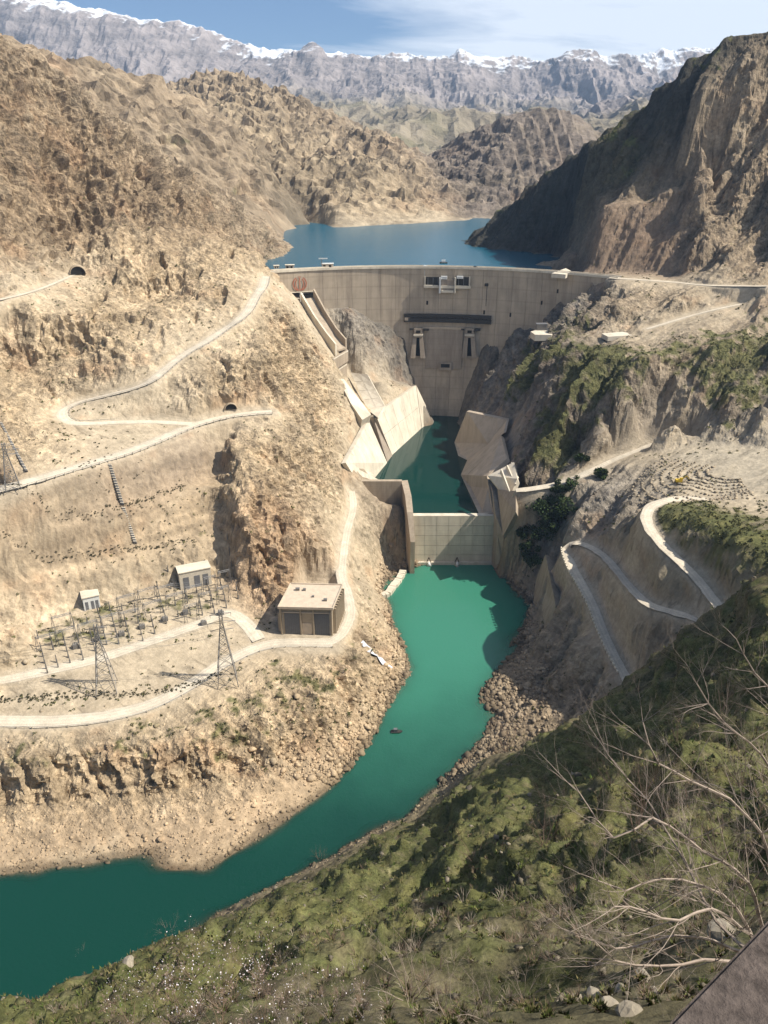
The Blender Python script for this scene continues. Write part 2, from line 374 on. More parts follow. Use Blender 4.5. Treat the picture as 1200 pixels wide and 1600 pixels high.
feat(PZ([(1000, 800, 102), (1006, 835, 100), (1028, 868, 97), (1060, 900, 94), (1085, 925, 92), (1095, 945, 89)]), .3, OLIVE, 1.35)
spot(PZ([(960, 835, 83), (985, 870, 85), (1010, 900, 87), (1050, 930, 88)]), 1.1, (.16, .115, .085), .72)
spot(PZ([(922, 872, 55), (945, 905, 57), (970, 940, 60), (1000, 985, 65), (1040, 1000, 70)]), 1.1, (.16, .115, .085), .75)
spot([(170, 300, 90), (200, 320, 112), (230, 300, 140)], .6, OLIVE, .5)
# right bank of the river
SH_R = PP([(790, 890), (803, 912), (822, 925), (833, 950), (834, 982), (815, 1008), (790, 1030), (770, 1060), (762, 1100), (766, 1140), (748, 1176), (700, 1224), (640, 1276), (560, 1320), (470, 1364), (400, 1402), (330, 1440)], 0)
feat(SH_R, .3, DUN, 0, dens=4)
feat([P(330, 1440, z=0), (-95, 205, 0), (-135, 165, 0), (-200, 110, 0), (-330, -20, 0)], .3, DUN)
spot(PZ([(840, 890, 14), (850, 930, 8), (862, 880, 26), (855, 845, 34), (830, 850, 20), (812, 880, 6), (885, 900, 38), (905, 950, 40), (872, 925, 32)]), .5, GREY, .4)
spot(PZ([(870, 1000, 20), (845, 1030, 8), (892, 1045, 24), (855, 1090, 7), (905, 1090, 18), (940, 1100, 26), (925, 1020, 36), (880, 970, 26), (820, 1060, 6), (800, 1120, 5), (840, 1130, 9)]), .8, DUN, .1)
# --- the camera's own hillside
feat(PZ([(-60, 1628, 84), (0, 1600, 72), (60, 1574, 70), (130, 1524, 67), (210, 1504, 64), (290, 1468, 60), (330, 1446, 54), (400, 1410, 44), (470, 1374, 36), (560, 1334, 24), (640, 1290, 15), (700, 1236, 8)]), .4, OLIVE, .5)
feat(PY([(1200, 912, 200), (1165, 925, 210), (1128, 940, 220), (1095, 978, 231), (1045, 1010, 246), (1022, 1065, 256), (960, 1105, 266), (900, 1132, 276), (850, 1152, 285), (800, 1166, 298)]), .5, OLIVE, .6)
spot([(140, 272, 70), (175, 255, 104), (118, 300, 44), (100, 306, 30), (82, 316, 14), (200, 240, 140), (150, 200, 226), (200, 150, 268)], .6, OLIVE, .3)
HILL = [(0, 1600, 150), (150, 1600, 110), (300, 1600, 80), (450, 1600, 60), (600, 1600, 44), (750, 1600, 32), (900, 1600, 23), (1050, 1600, 15),
        (200, 1530, 165), (400, 1500, 130), (580, 1520, 122), (640, 1480, 140), (700, 1440, 156), (740, 1390, 170), (780, 1335, 186), (760, 1500, 88), (700, 1560, 60), (820, 1530, 58), (860, 1460, 76), (950, 1520, 36), (1100, 1500, 25), (1200, 1480, 19),
        (480, 1430, 190), (600, 1400, 182), (820, 1400, 98), (900, 1400, 80), (850, 1345, 112), (900, 1290, 120), (960, 1235, 138), (1050, 1400, 60), (1200, 1400, 38),
        (620, 1330, 250), (740, 1300, 215), (1050, 1300, 100), (1200, 1300, 70),
        (760, 1230, 285), (900, 1200, 240), (1050, 1200, 170), (1200, 1200, 115), (900, 1150, 300), (1050, 1100, 235), (1200, 1100, 160), (1120, 1020, 235), (1200, 1000, 200)]
spot([P(a, b, t=c) for a, b, c in HILL], 1, OLIVE, .95)
spot([(-1, 1.5, 311.5), (1.2, 0.9, 311.6), (3, -1, 311.8), (-6, 6, 303), (5, 6, 305), (12, 10, 302), (10, -10, 314), (-12, -5, 306), (-30, 5, 285), (0, -15, 315), (-60, 20, 245), (-110, 60, 180), (60, 0, 312), (40, 15, 305)], .3, OLIVE, .4)
# --- around the reservoir
feat(PP([(450, 357), (490, 356), (540, 355), (590, 352), (640, 350), (680, 347), (712, 344), (745, 344), (790, 344)], 190), .5, PALE)
spot(PP([(478, 392), (470, 380), (466, 370), (468, 363), (500, 378), (500, 368), (520, 395)], 172), 0, DARK)
feat(PP([(448, 378), (440, 370), (442, 362), (450, 357)], 190), .3, DUN)
feat([(-40, 900, 150), (30, 1000, 150), (0, 1250, 150), (60, 1400, 150), (250, 1450, 160)], 0, DARK)
feat([(-100, 850, 150), (60, 850, 150), (180, 840, 150)], 0, DARK)
feat(PY([(0, 45, 1280), (40, 60, 1300), (150, 92, 1400), (240, 138, 1450), (300, 168, 1455), (350, 200, 1440), (400, 250, 1410), (436, 310, 1388)]), .8, DUN, .15)
spot(PY([(200, 180, 1300), (300, 240, 1300), (380, 300, 1290), (420, 330, 1330), (-200, 20, 1300)]), .8, DUN, .25)
feat(PY([(230, 150, 2150), (300, 122, 2150), (350, 112, 2150), (400, 118, 2120), (440, 138, 2080), (480, 165, 2020), (520, 198, 1960), (560, 208, 1920), (600, 218, 1880), (640, 245, 1800), (680, 292, 1680), (703, 332, 1580)]), .9, DUN, .05)
spot(PY([(380, 200, 1800), (450, 240, 1720), (500, 290, 1560), (560, 260, 1680), (600, 300, 1600), (640, 320, 1560), (520, 330, 1460), (460, 300, 1500), (330, 185, 1900), (640, 335, 1540)]), .9, (.34, .265, .175), .15)
spot([(-300, 1650, 320), (-450, 1700, 360), (-700, 1500, 480), (-900, 1200, 480), (-900, 1900, 480), (-700, 2200, 460), (-400, 2500, 380)], 1, DUN)
feat(PY([(650, 252, 2150), (700, 226, 2080), (740, 205, 2040), (780, 185, 2020), (830, 172, 2010), (862, 166, 2000), (900, 178, 2000), (925, 198, 2010), (960, 225, 2030)]), .45, (.19, .155, .125), .05)
feat(PY([(712, 340, 1600), (740, 290, 1720), (770, 240, 1830), (800, 200, 1930)]), .8, (.19, .155, .125))
spot(PY([(760, 340, 1600), (820, 330, 1640), (860, 280, 1740), (920, 260, 1800), (690, 290, 1780), (680, 260, 1950)]), .8, (.19, .155, .125))
spot([(100, 2500, 230), (300, 2500, 260), (600, 2400, 280), (900, 2000, 330), (900, 1500, 300), (0, 2300, 220), (-100, 2700, 240), (500, 2700, 280), (900, 2700, 300), (-900, 2700, 400), (900, 900, 420), (900, -20, 350), (-900, -20, 100), (-900, 600, 420)], 1, DUN, .2)

PTS = np.array(PTS, float)
# merge points that nearly coincide in plan
key = np.round(PTS[:, :2] / 0.8).astype(int)
_, idx = np.unique(key, axis=0, return_index=True)
PTS = PTS[np.sort(idx)]

vco = [Vector((p[0], p[1])) for p in PTS]
cdt = geometry.delaunay_2d_cdt(vco, [], [], 0, 1e-4, True)
ov, tris, orig = cdt[0], cdt[2], cdt[3]
TV = np.array([PTS[o[0]] if o else (0,) * 8 for o in orig])
TT = np.array([t for t in tris if len(t) == 3])

def raster(x0, x1, y0, y1, st):
    """Interpolate the control surface on a regular grid: arrays [ny, nx] of z, rough, r, g, b, grass."""
    nx, ny = int(round((x1 - x0) / st)) + 1, int(round((y1 - y0) / st)) + 1
    out = np.zeros((ny, nx, 6), np.float32)
    for a, b, c in TT:
        A, B, D = TV[a], TV[b], TV[c]
        xa, xb = min(A[0], B[0], D[0]), max(A[0], B[0], D[0])
        ya, yb = min(A[1], B[1], D[1]), max(A[1], B[1], D[1])
        i0, i1 = max(0, int(math.ceil((xa - x0) / st))), min(nx - 1, int((xb - x0) / st))
        j0, j1 = max(0, int(math.ceil((ya - y0) / st))), min(ny - 1, int((yb - y0) / st))
        if i1 < i0 or j1 < j0: continue
        gx = (x0 + st * np.arange(i0, i1 + 1))[None, :]; gy = (y0 + st * np.arange(j0, j1 + 1))[:, None]
        det = (B[1] - D[1]) * (A[0] - D[0]) + (D[0] - B[0]) * (A[1] - D[1])
        if abs(det) < 1e-9: continue
        l1 = ((B[1] - D[1]) * (gx - D[0]) + (D[0] - B[0]) * (gy - D[1])) / det
        l2 = ((D[1] - A[1]) * (gx - D[0]) + (A[0] - D[0]) * (gy - D[1])) / det
        l3 = 1 - l1 - l2
        m = (l1 >= -1e-5) & (l2 >= -1e-5) & (l3 >= -1e-5)
        if not m.any(): continue
        v = l1[..., None] * A[2:] + l2[..., None] * B[2:] + l3[..., None] * D[2:]
        out[j0:j1 + 1, i0:i1 + 1][m] = v[m]
    return out

def blur(a, r):
    """box blur, three passes, radius r cells"""
    if r < 1: return a
    for _ in range(3):
        for ax in (0, 1):
            pad = [(0, 0)] * a.ndim; pad[ax] = (r + 1, r)
            c = np.cumsum(np.pad(a, pad, 'edge').astype(np.float64), axis=ax)
            n = a.shape[ax]
            hi = np.take(c, np.arange(2 * r + 1, 2 * r + 1 + n), axis=ax); lo = np.take(c, np.arange(0, n), axis=ax)
            a = ((hi - lo) / (2 * r + 1)).astype(np.float32)
    return a

def seg_dist(X, Y, line):
    """distance to a 3D polyline in plan and the height on it at the nearest point"""
    best = np.full(X.shape, 1e9, np.float32); zz = np.zeros(X.shape, np.float32)
    for p, q in zip(line[:-1], line[1:]):
        dx, dy = q[0] - p[0], q[1] - p[1]; L = dx * dx + dy * dy + 1e-9
        x0, x1, y0, y1 = min(p[0], q[0]) - 25, max(p[0], q[0]) + 25, min(p[1], q[1]) - 25, max(p[1], q[1]) + 25
        js = np.where((Y[:, 0] >= y0) & (Y[:, 0] <= y1))[0]; is_ = np.where((X[0] >= x0) & (X[0] <= x1))[0]
        if not len(js) or not len(is_): continue
        sl_ = (slice(js[0], js[-1] + 1), slice(is_[0], is_[-1] + 1))
        x, y = X[sl_], Y[sl_]
        t = np.clip(((x - p[0]) * dx + (y - p[1]) * dy) / L, 0, 1)
        d = np.hypot(x - p[0] - t * dx, y - p[1] - t * dy)
        m = d < best[sl_]
        best[sl_] = np.where(m, d, best[sl_]); zz[sl_] = np.where(m, p[2] + t * (q[2] - p[2]), zz[sl_])
    return best, zz

def smooth_line(pts, step=3.0):
    """Catmull-Rom through the points"""
    q = [np.array(p, float) for p in pts]
    q = [2 * q[0] - q[1]] + q + [2 * q[-1] - q[-2]]
    out = []
    for i in range(1, len(q) - 2):
        n = max(1, int(np.linalg.norm(q[i + 1] - q[i]) / step))
        for k in range(n):
            t = k / n
            out.append(.5 * ((2 * q[i]) + (-q[i - 1] + q[i + 1]) * t + (2 * q[i - 1] - 5 * q[i] + 4 * q[i + 1] - q[i + 2]) * t * t + (-q[i - 1] + 3 * q[i] - 3 * q[i + 1] + q[i + 2]) * t ** 3))
    out.append(q[-2])
    return [tuple(p) for p in out]
YT = PZ([(-160, 1082, 36), (0, 1062, 36.5), (80, 1046, 37.5), (160, 1027, 38), (240, 1000, 38.5), (310, 975, 39), (355, 958, 39), (385, 975, 36), (405, 1000, 33)])
ROADS = [('yard_track', smooth_line(YT), 4.6), ('river_road', smooth_line(ROAD_A), 4.8), ('bench_road', smooth_line(ROAD_B), 5.6), ('crest_road', smooth_line(ROAD_U), 4.6), ('tail_road', smooth_line(ROAD_E), 3.6),
         ('terrace_road', smooth_line(ROAD_C), 3.8), ('switchback_road', smooth_line(ROAD_D), 4.1), ('upper_track', smooth_line(ROAD_F), 2.2), ('abutment_road', smooth_line(ROAD_G), 3.2),
         ('tunnel_track', smooth_line(PZ([(-100, 488, 204), (0, 468, 206), (60, 452, 207), (118, 428, 209)])), 2.6)]
FLATS = [  # level pads: polygon in plan, height
    ([P(402, 1000, z=32)[:2], P(432, 985, z=32)[:2], P(470, 905, z=32)[:2], P(535, 905, z=32)[:2], P(535, 1018, z=32)[:2], P(430, 1020, z=32)[:2]], 32.0)]
def in_poly(X, Y, poly):
    m = np.zeros(X.shape, bool); n = len(poly)
    for i in range(n):
        (xa, ya), (xb, yb) = poly[i], poly[(i + 1) % n]
        if ya == yb: continue
        c = ((ya > Y) != (yb > Y)) & (X < (xb - xa) * (Y - ya) / (yb - ya) + xa)
        m ^= c
    return m

_cell = np.random.default_rng(9).uniform(0, 1, (4096, 7)).astype(np.float32)
def facets(p, scale, nl, nr, side, seed):
    """blocky rock: tilted facets in cells flattened along the bedding, about -1 .. 1"""
    n = nl[None, None, :] * (1 - side[..., None]) + nr[None, None, :] * side[..., None]
    s = p[0] * n[..., 0] + p[1] * n[..., 1] + p[2] * n[..., 2]
    k = 1.1                                             # squeeze along the bed normal
    q = [(p[i] + n[..., i] * s * k) / scale + seed * 13.7 for i in range(3)]
    base = [np.floor(v - .5).astype(np.int32) for v in q]
    best = np.full(q[0].shape, 9e9, np.float32); out = np.zeros(q[0].shape, np.float32)
    for a in (0, 1):
        for b in (0, 1):
            for c in (0, 1):
                ix, iy, iz = base[0] + a, base[1] + b, base[2] + c
                h = (ix * 73856093 ^ iy * 19349663 ^ iz * 83492791 ^ seed * 2654435) & 4095
                r = _cell[h]
                dx, dy, dz = q[0] - ix - r[..., 0], q[1] - iy - r[..., 1], q[2] - iz - r[..., 2]
                dd = dx * dx + dy * dy + dz * dz
                m = dd < best
                val = (r[..., 3] - .5) * 1.3 + (r[..., 4] - .5) * 1.6 * dx + (r[..., 5] - .5) * 1.6 * dy + (r[..., 6] - .5) * 1.6 * dz
                best = np.where(m, dd, best); out = np.where(m, val, out)
    return out
def unit(v):
    v = np.array(v, float); return v / np.linalg.norm(v)
def terrain(x0, x1, y0, y1, st, zone):
    mg = int(round((26 if st > .5 else 12) / st)) if zone != 'far' else 5
    x0, x1, y0, y1 = x0 - mg * st, x1 + mg * st, y0 - mg * st, y1 + mg * st
    r = raster(x0, x1, y0, y1, st)
    ny, nx = r.shape[:2]
    X, Y = np.meshgrid((x0 + st * np.arange(nx)).astype(np.float32), (y0 + st * np.arange(ny)).astype(np.float32))
    k = {'near': 2.2, 'mid': 2.2, 'far': 6.0}[zone]
    z = blur(r[..., 0], int(round(k / st)))
    at = blur(r[..., 1:], int(round((9 if zone != 'far' else 20) / st)))
    rough, col, grass = at[..., 0], at[..., 1:4], at[..., 4]
    rough_s = blur(r[..., 1:2], int(round(3 / st)))[..., 0]
    rough = np.minimum(rough, rough_s * 1.3)
    mask = np.zeros(X.shape, np.float32)
    for poly, h in FLATS:
        if zone == 'far': break
        m = blur(in_poly(X, Y, poly).astype(np.float32), int(round(1.5 / st)))
        z = z * (1 - m) + h * m; rough = rough * (1 - m); mask = np.maximum(mask, m)
    if zone != 'far':
        for nm, line, w in ROADS:
            d, zz = seg_dist(X, Y, line)
            m = 1 - sstep(w + .6, w + 4.0, d)
            z = z * (1 - m) + zz * m
            rough = rough * (1 - (1 - sstep(w + 1.0, w + 5, d)))
            mask = np.maximum(mask, 1 - sstep(w, w + 2.5, d))
        z = blur(z, 1)
    # coarse normals
    gy, gx = np.gradient(z, st)
    nn = np.sqrt(gx * gx + gy * gy + 1)
    N = np.stack([-gx / nn, -gy / nn, 1 / nn], -1)
    slope = 1 - N[..., 2]
    p = (X, Y, z)
    hill = np.zeros_like(X)
    if zone in ('mid', 'near'):
        side = sstep(30, 70, X)                    # 0 on the left bank, 1 on the right bank
        nl, nr = unit((.62, .68, -.16)), unit((-.72, .12, .69))
        warp = fbm(p, 60, 3, off=5.0) * 14 + fbm(p, 14, 2, off=9.) * 3
        sL = (X * nl[0] + Y * nl[1] + z * nl[2]) + warp
        ng = unit((.65, -.76, 0)); sR = (X * ng[0] + Y * ng[1] + z * ng[2]) + warp * .45
        zero = np.zeros_like(sL)
        bedL = noise3(sL / 11, zero, p[2] / 90 + 3) + .5 * noise3(sL / 4.2, zero + 5, p[2] / 60)
        saw = lambda s, w: (s / w - np.floor(s / w))
        tL = saw(sL + 3 * noise3(X / 30, Y / 30, z / 30), 13); bedL2 = np.where(tL < .86, tL / .86, (1 - tL) / .14) * 2 - 1
        tR = saw(sR + 4 * noise3(X / 40, Y / 40, z / 40), 34); bedR = np.where(tR < .5, tR / .5, (1 - tR) / .5) * 2 - 1
        tR2 = saw(sR + 40, 9.5); bedR2 = np.where(tR2 < .75, tR2 / .75, (1 - tR2) / .25) * 2 - 1
        big = ridged(p, 55, 4, .55)
        crag = ridged(p, 13, 3, .6, 4.0)
        small = fbm(p, 3.6, 2, .7, 8.0)
        gully = ridged((X + Y * .2, Y * .35, z * .3), 30, 3, .55, 2.0)
        blk1 = facets(p, 15, nl, nr, side, 1); blk2 = facets(p, 5.5, nl, nr, side, 2)
        hi = 1 - .75 * sstep(190, 250, z) * (1 - side)
        dL = (big - .5) * (11 + 8 * (1 - hi)) + (crag - .5) * 4.0 + small * 1.7 + bedL * 1.3 + bedL2 * 2.3 + (gully - .5) * (7 + 9 * (1 - hi)) + blk1 * 2.6 * hi + blk2 * 1.15 * hi
        dR = (big - .5) * 7 + bedR * 9.5 + bedR2 * 2.2 + (crag - .5) * 4.0 + small * 1.6 + blk1 * 2.4 + blk2 * 1.2
        steep = .35 + .65 * sstep(.03, .25, slope)
        d = (dL * (1 - side) + dR * side) * rough * steep
        bed = bedL * (1 - side) + (bedR * .8 + bedR2 * .4) * side
        # deep clefts on the left mountain
        cl = fbm((X * .8, Y * .25, z * .12), 11, 2, .5, 21.)
        cm = sstep(.27, .36, cl) * sstep(150, 200, z) * (1 - side) * (1 - sstep(300, 340, z))
        d = d - cm * 8.5 * rough
        fine = small + blk2 * .6 * hi
    if zone == 'near':
        # the camera's own side of the river
        hill = sstep(-6, 6, (X + 154) * .63 - (Y - 193) * .78 + 22 + 6) * (1 - sstep(300, 313, Y))
        big = ridged(p, 34, 4, .5, 3.0)
        rock = ridged(p, 7, 4, .6, 6.0)
        ledge = ridged((X * .5 + Y * .5, Y * .5 - X * .5, z * 2.2), 9, 3, .55, 1.0)
        small = fbm(p, 1.6, 5 if st < .5 else 3, .68, 8.0)
        b3 = facets(p, 4.2, unit((.3, .5, .8)), unit((.3, .5, .8)), side, 3)
        dist = np.sqrt(X * X + Y * Y + (z - CAM_Z) ** 2)
        nearf = sstep(6, 60, dist)
        gul = ridged((X * .9 - Y * .45, X * .16 + Y * .32, z * .25), 26, 3, .5, 13.)
        dh = ((big - .5) * 8 * nearf + (gul - .5) * 9 * nearf + (rock - .5) * 1.7 * (.3 + .7 * nearf) + (ledge - .5) * 2.0 * (.2 + .8 * nearf) + small * .7 + b3 * .28 * nearf) * rough
        d = d * (1 - hill) + dh * hill
        bed = bed * (1 - hill) + (ledge * 2 - 1) * hill; fine = fine * (1 - hill) + (small + b3 * .5) * hill
    if zone == 'far':
        warp = fbm(p, 200, 3, off=5.0) * 60
        big = ridged(p, 220, 5, .55, 1.0)
        flute = ridged((X - .3 * Y, Y * .35 + X * .1, z * .2), 60, 4, .55, 7.0)
        small = fbm(p, 22, 2, .6, 8.0)
        c1 = np.exp(-((X - 420) / 260) ** 2 - ((Y - 1900) / 260) ** 2)
        tb = (X * .80 + Y * .25 - z * .30 + fbm(p, 150, 2) * 14) / 27; tb = tb - np.floor(tb); beds_ = np.where(tb < .7, tb / .7, (1 - tb) / .3) - .5
        d = ((big - .5) * 40 * (1 - .8 * c1) + (flute - .5) * (26 - 14 * c1) + beds_ * 17 * c1 + small * 6 * (1 - .5 * c1) + (facets(p, 34, unit((.4, .3, .85)), unit((.4, .3, .85)), c1 * 0, 5) * 9 + facets(p, 15, unit((.4, .3, .85)), unit((.4, .3, .85)), c1 * 0, 6) * 4.5) * (1 - .75 * c1)) * rough * (.12 + .88 * sstep(0, 40, z - 190))
        sL = X * .4 + Y * .3 + z * .85 + warp
        bed = noise3(sL / 34, sL * 0, sL * 0 + 3.) * (1 - c1) + beds_ * 2.2 * c1; fine = small
    if zone != 'near': d = d * sstep(0, 22, np.abs(Y - 1241))
    hxy = 1.0
    PX, PYY, PZZ = X + N[..., 0] * d * hxy, Y + N[..., 1] * d * hxy, z + N[..., 2] * d
    # ------- albedo
    q = (PX, PYY, PZZ)
    sc = {'near': 1.0, 'mid': 1.0, 'far': 5.0}[zone]
    v1 = fbm(q, 26 * sc, 3, .6, 31.); v2 = fbm(q, 5 * sc, 3, .65, 33.)
    col = col * (1 + (.30 * v1 + .60 * v2) * (.35 + .65 * np.clip(rough * 1.4, 0, 1)))[..., None]
    iron = sstep(.12, .5, fbm(q, 32 * sc, 3, .55, 41.)) * sstep(.01, .1, slope) * (1 - mask)
    col = col * (1 - .34 * iron[..., None]) + np.array((.42, .25, .14)) * .34 * iron[..., None] * (col.mean(-1, keepdims=True) / .30)
    var = sstep(.1, .8, bed + .5 * v2) * sstep(.02, .12, slope) * np.minimum(rough, 1)
    col = col * (1 - .22 * var[..., None])
    gr = sstep(.50, .66, grass * .85 + .62 * fbm(q, 11 * sc, 4, .65, 51.) + .12 * v1 + .12 - .25 * sstep(.25, .6, slope)) * (1 - mask)
    if zone == 'near':
        v3 = fbm(q, 1.8, 3, .7, 35.); gr = gr * (1 - .75 * hill * sstep(.05, .45, v3 + .5 * fbm(q, 5, 2, .6, 37.)))
        col = col * (1 + .55 * v3 * hill)[..., None]
    gcol = np.array((.094, .102, .034)) * (1 + .6 * v2)[..., None] + np.array((.060, .042, .016)) * sstep(-.1, .5, fbm(q, 8 * sc, 3, .6, 61.))[..., None]
    col = col * (1 - .82 * gr[..., None]) + gcol * .82 * gr[..., None]
    cream = sstep(.05, .5, fbm(q, 17 * sc, 4, .6, 71.)) * (1 - mask) * (1 - hill) * .32
    col = col * (1 - cream[..., None]) + np.array((.56, .46, .32)) * cream[..., None] * (col.mean(-1, keepdims=True) / .33)
    col = col * (1 + .24 * np.clip(fine, -1.2, 1.2) * np.clip(rough * 1.3, .12, 1))[..., None]
    if zone == 'mid':      # sawn tiers behind the switchyard: level bands in the rock
        cut = (X < -92) * (z > 44) * (z < 122) * (Y < 540) * sstep(.05, .2, slope)
        band = noise3(z / 2.6 + fbm(p, 40, 2, .5, 3.) * 1.5, X / 60, Y / 60) + .6 * noise3(z / 9.0, X / 90, Y / 90)
        col = col * (1 + .26 * cut * band)[..., None]
    pale = np.array((.46, .385, .285)) * (1 + .10 * v2 + .06 * v1)[..., None]
    col = col * (1 - .7 * mask[..., None]) + pale * .7 * mask[..., None]
    if zone != 'far':      # wet stones at the waterline
        wet = (1 - sstep(.5, 1.5, PZZ + .5 * v2))
        col = col * (1 - .45 * wet[..., None])
    col = np.clip(col, .02, .8)
    cr = (slice(mg, ny - mg), slice(mg, nx - mg))
    return dict(x0=x0 + mg * st, y0=y0 + mg * st, st=st, nx=nx - 2 * mg, ny=ny - 2 * mg, X=PX[cr], Y=PYY[cr], Z=PZZ[cr], zc=z[cr], col=col[cr], grass=gr[cr], hill=hill[cr], slope=slope[cr], mask=mask[cr], rough=rough[cr])

def grid_object(name, T, mat, cut=None, smooth=False):
    ny, nx = T['ny'], T['nx']
    co = np.stack([T['X'], T['Y'], T['Z']], -1).reshape(-1, 3).astype(np.float32)
    i = np.arange(nx - 1)[None, :] + nx * np.arange(ny - 1)[:, None]
    q = np.stack([i, i + 1, i + 1 + nx, i + nx], -1).reshape(-1, 4)
    dep = T['Y'] * CP - (T['Z'] - CAM_Z) * SP           # leave out ground far outside what the viewpoint overlooks
    out_ = (np.abs(T['X']) > .60 * np.maximum(dep, 0) + 75)
    cut = out_ if cut is None else (cut | out_)
    q = q[~cut[:-1, :-1].reshape(-1)]
    me = bpy.data.meshes.new(name)
    me.vertices.add(len(co)); me.vertices.foreach_set('co', co.ravel())
    me.loops.add(len(q) * 4); me.loops.foreach_set('vertex_index', q.ravel().astype(np.int32))
    me.polygons.add(len(q)); me.polygons.foreach_set('loop_start', np.arange(0, len(q) * 4, 4, dtype=np.int32))
    me.update(calc_edges=True)
    me.polygons.foreach_set('use_smooth', np.full(len(q), smooth))
    a = me.color_attributes.new('tint', 'FLOAT_COLOR', 'POINT')
    rgba = np.concatenate([T['col'].reshape(-1, 3), np.clip(T['rough'].reshape(-1, 1) * 1.3, .3, 1)], 1).astype(np.float32)
    a.data.foreach_set('color', rgba.ravel())
    me.materials.append(mat)
    me.validate()
    o = bpy.data.objects.new(name, me); C.objects.link(o)
    o['kind'] = 'structure'
    return o

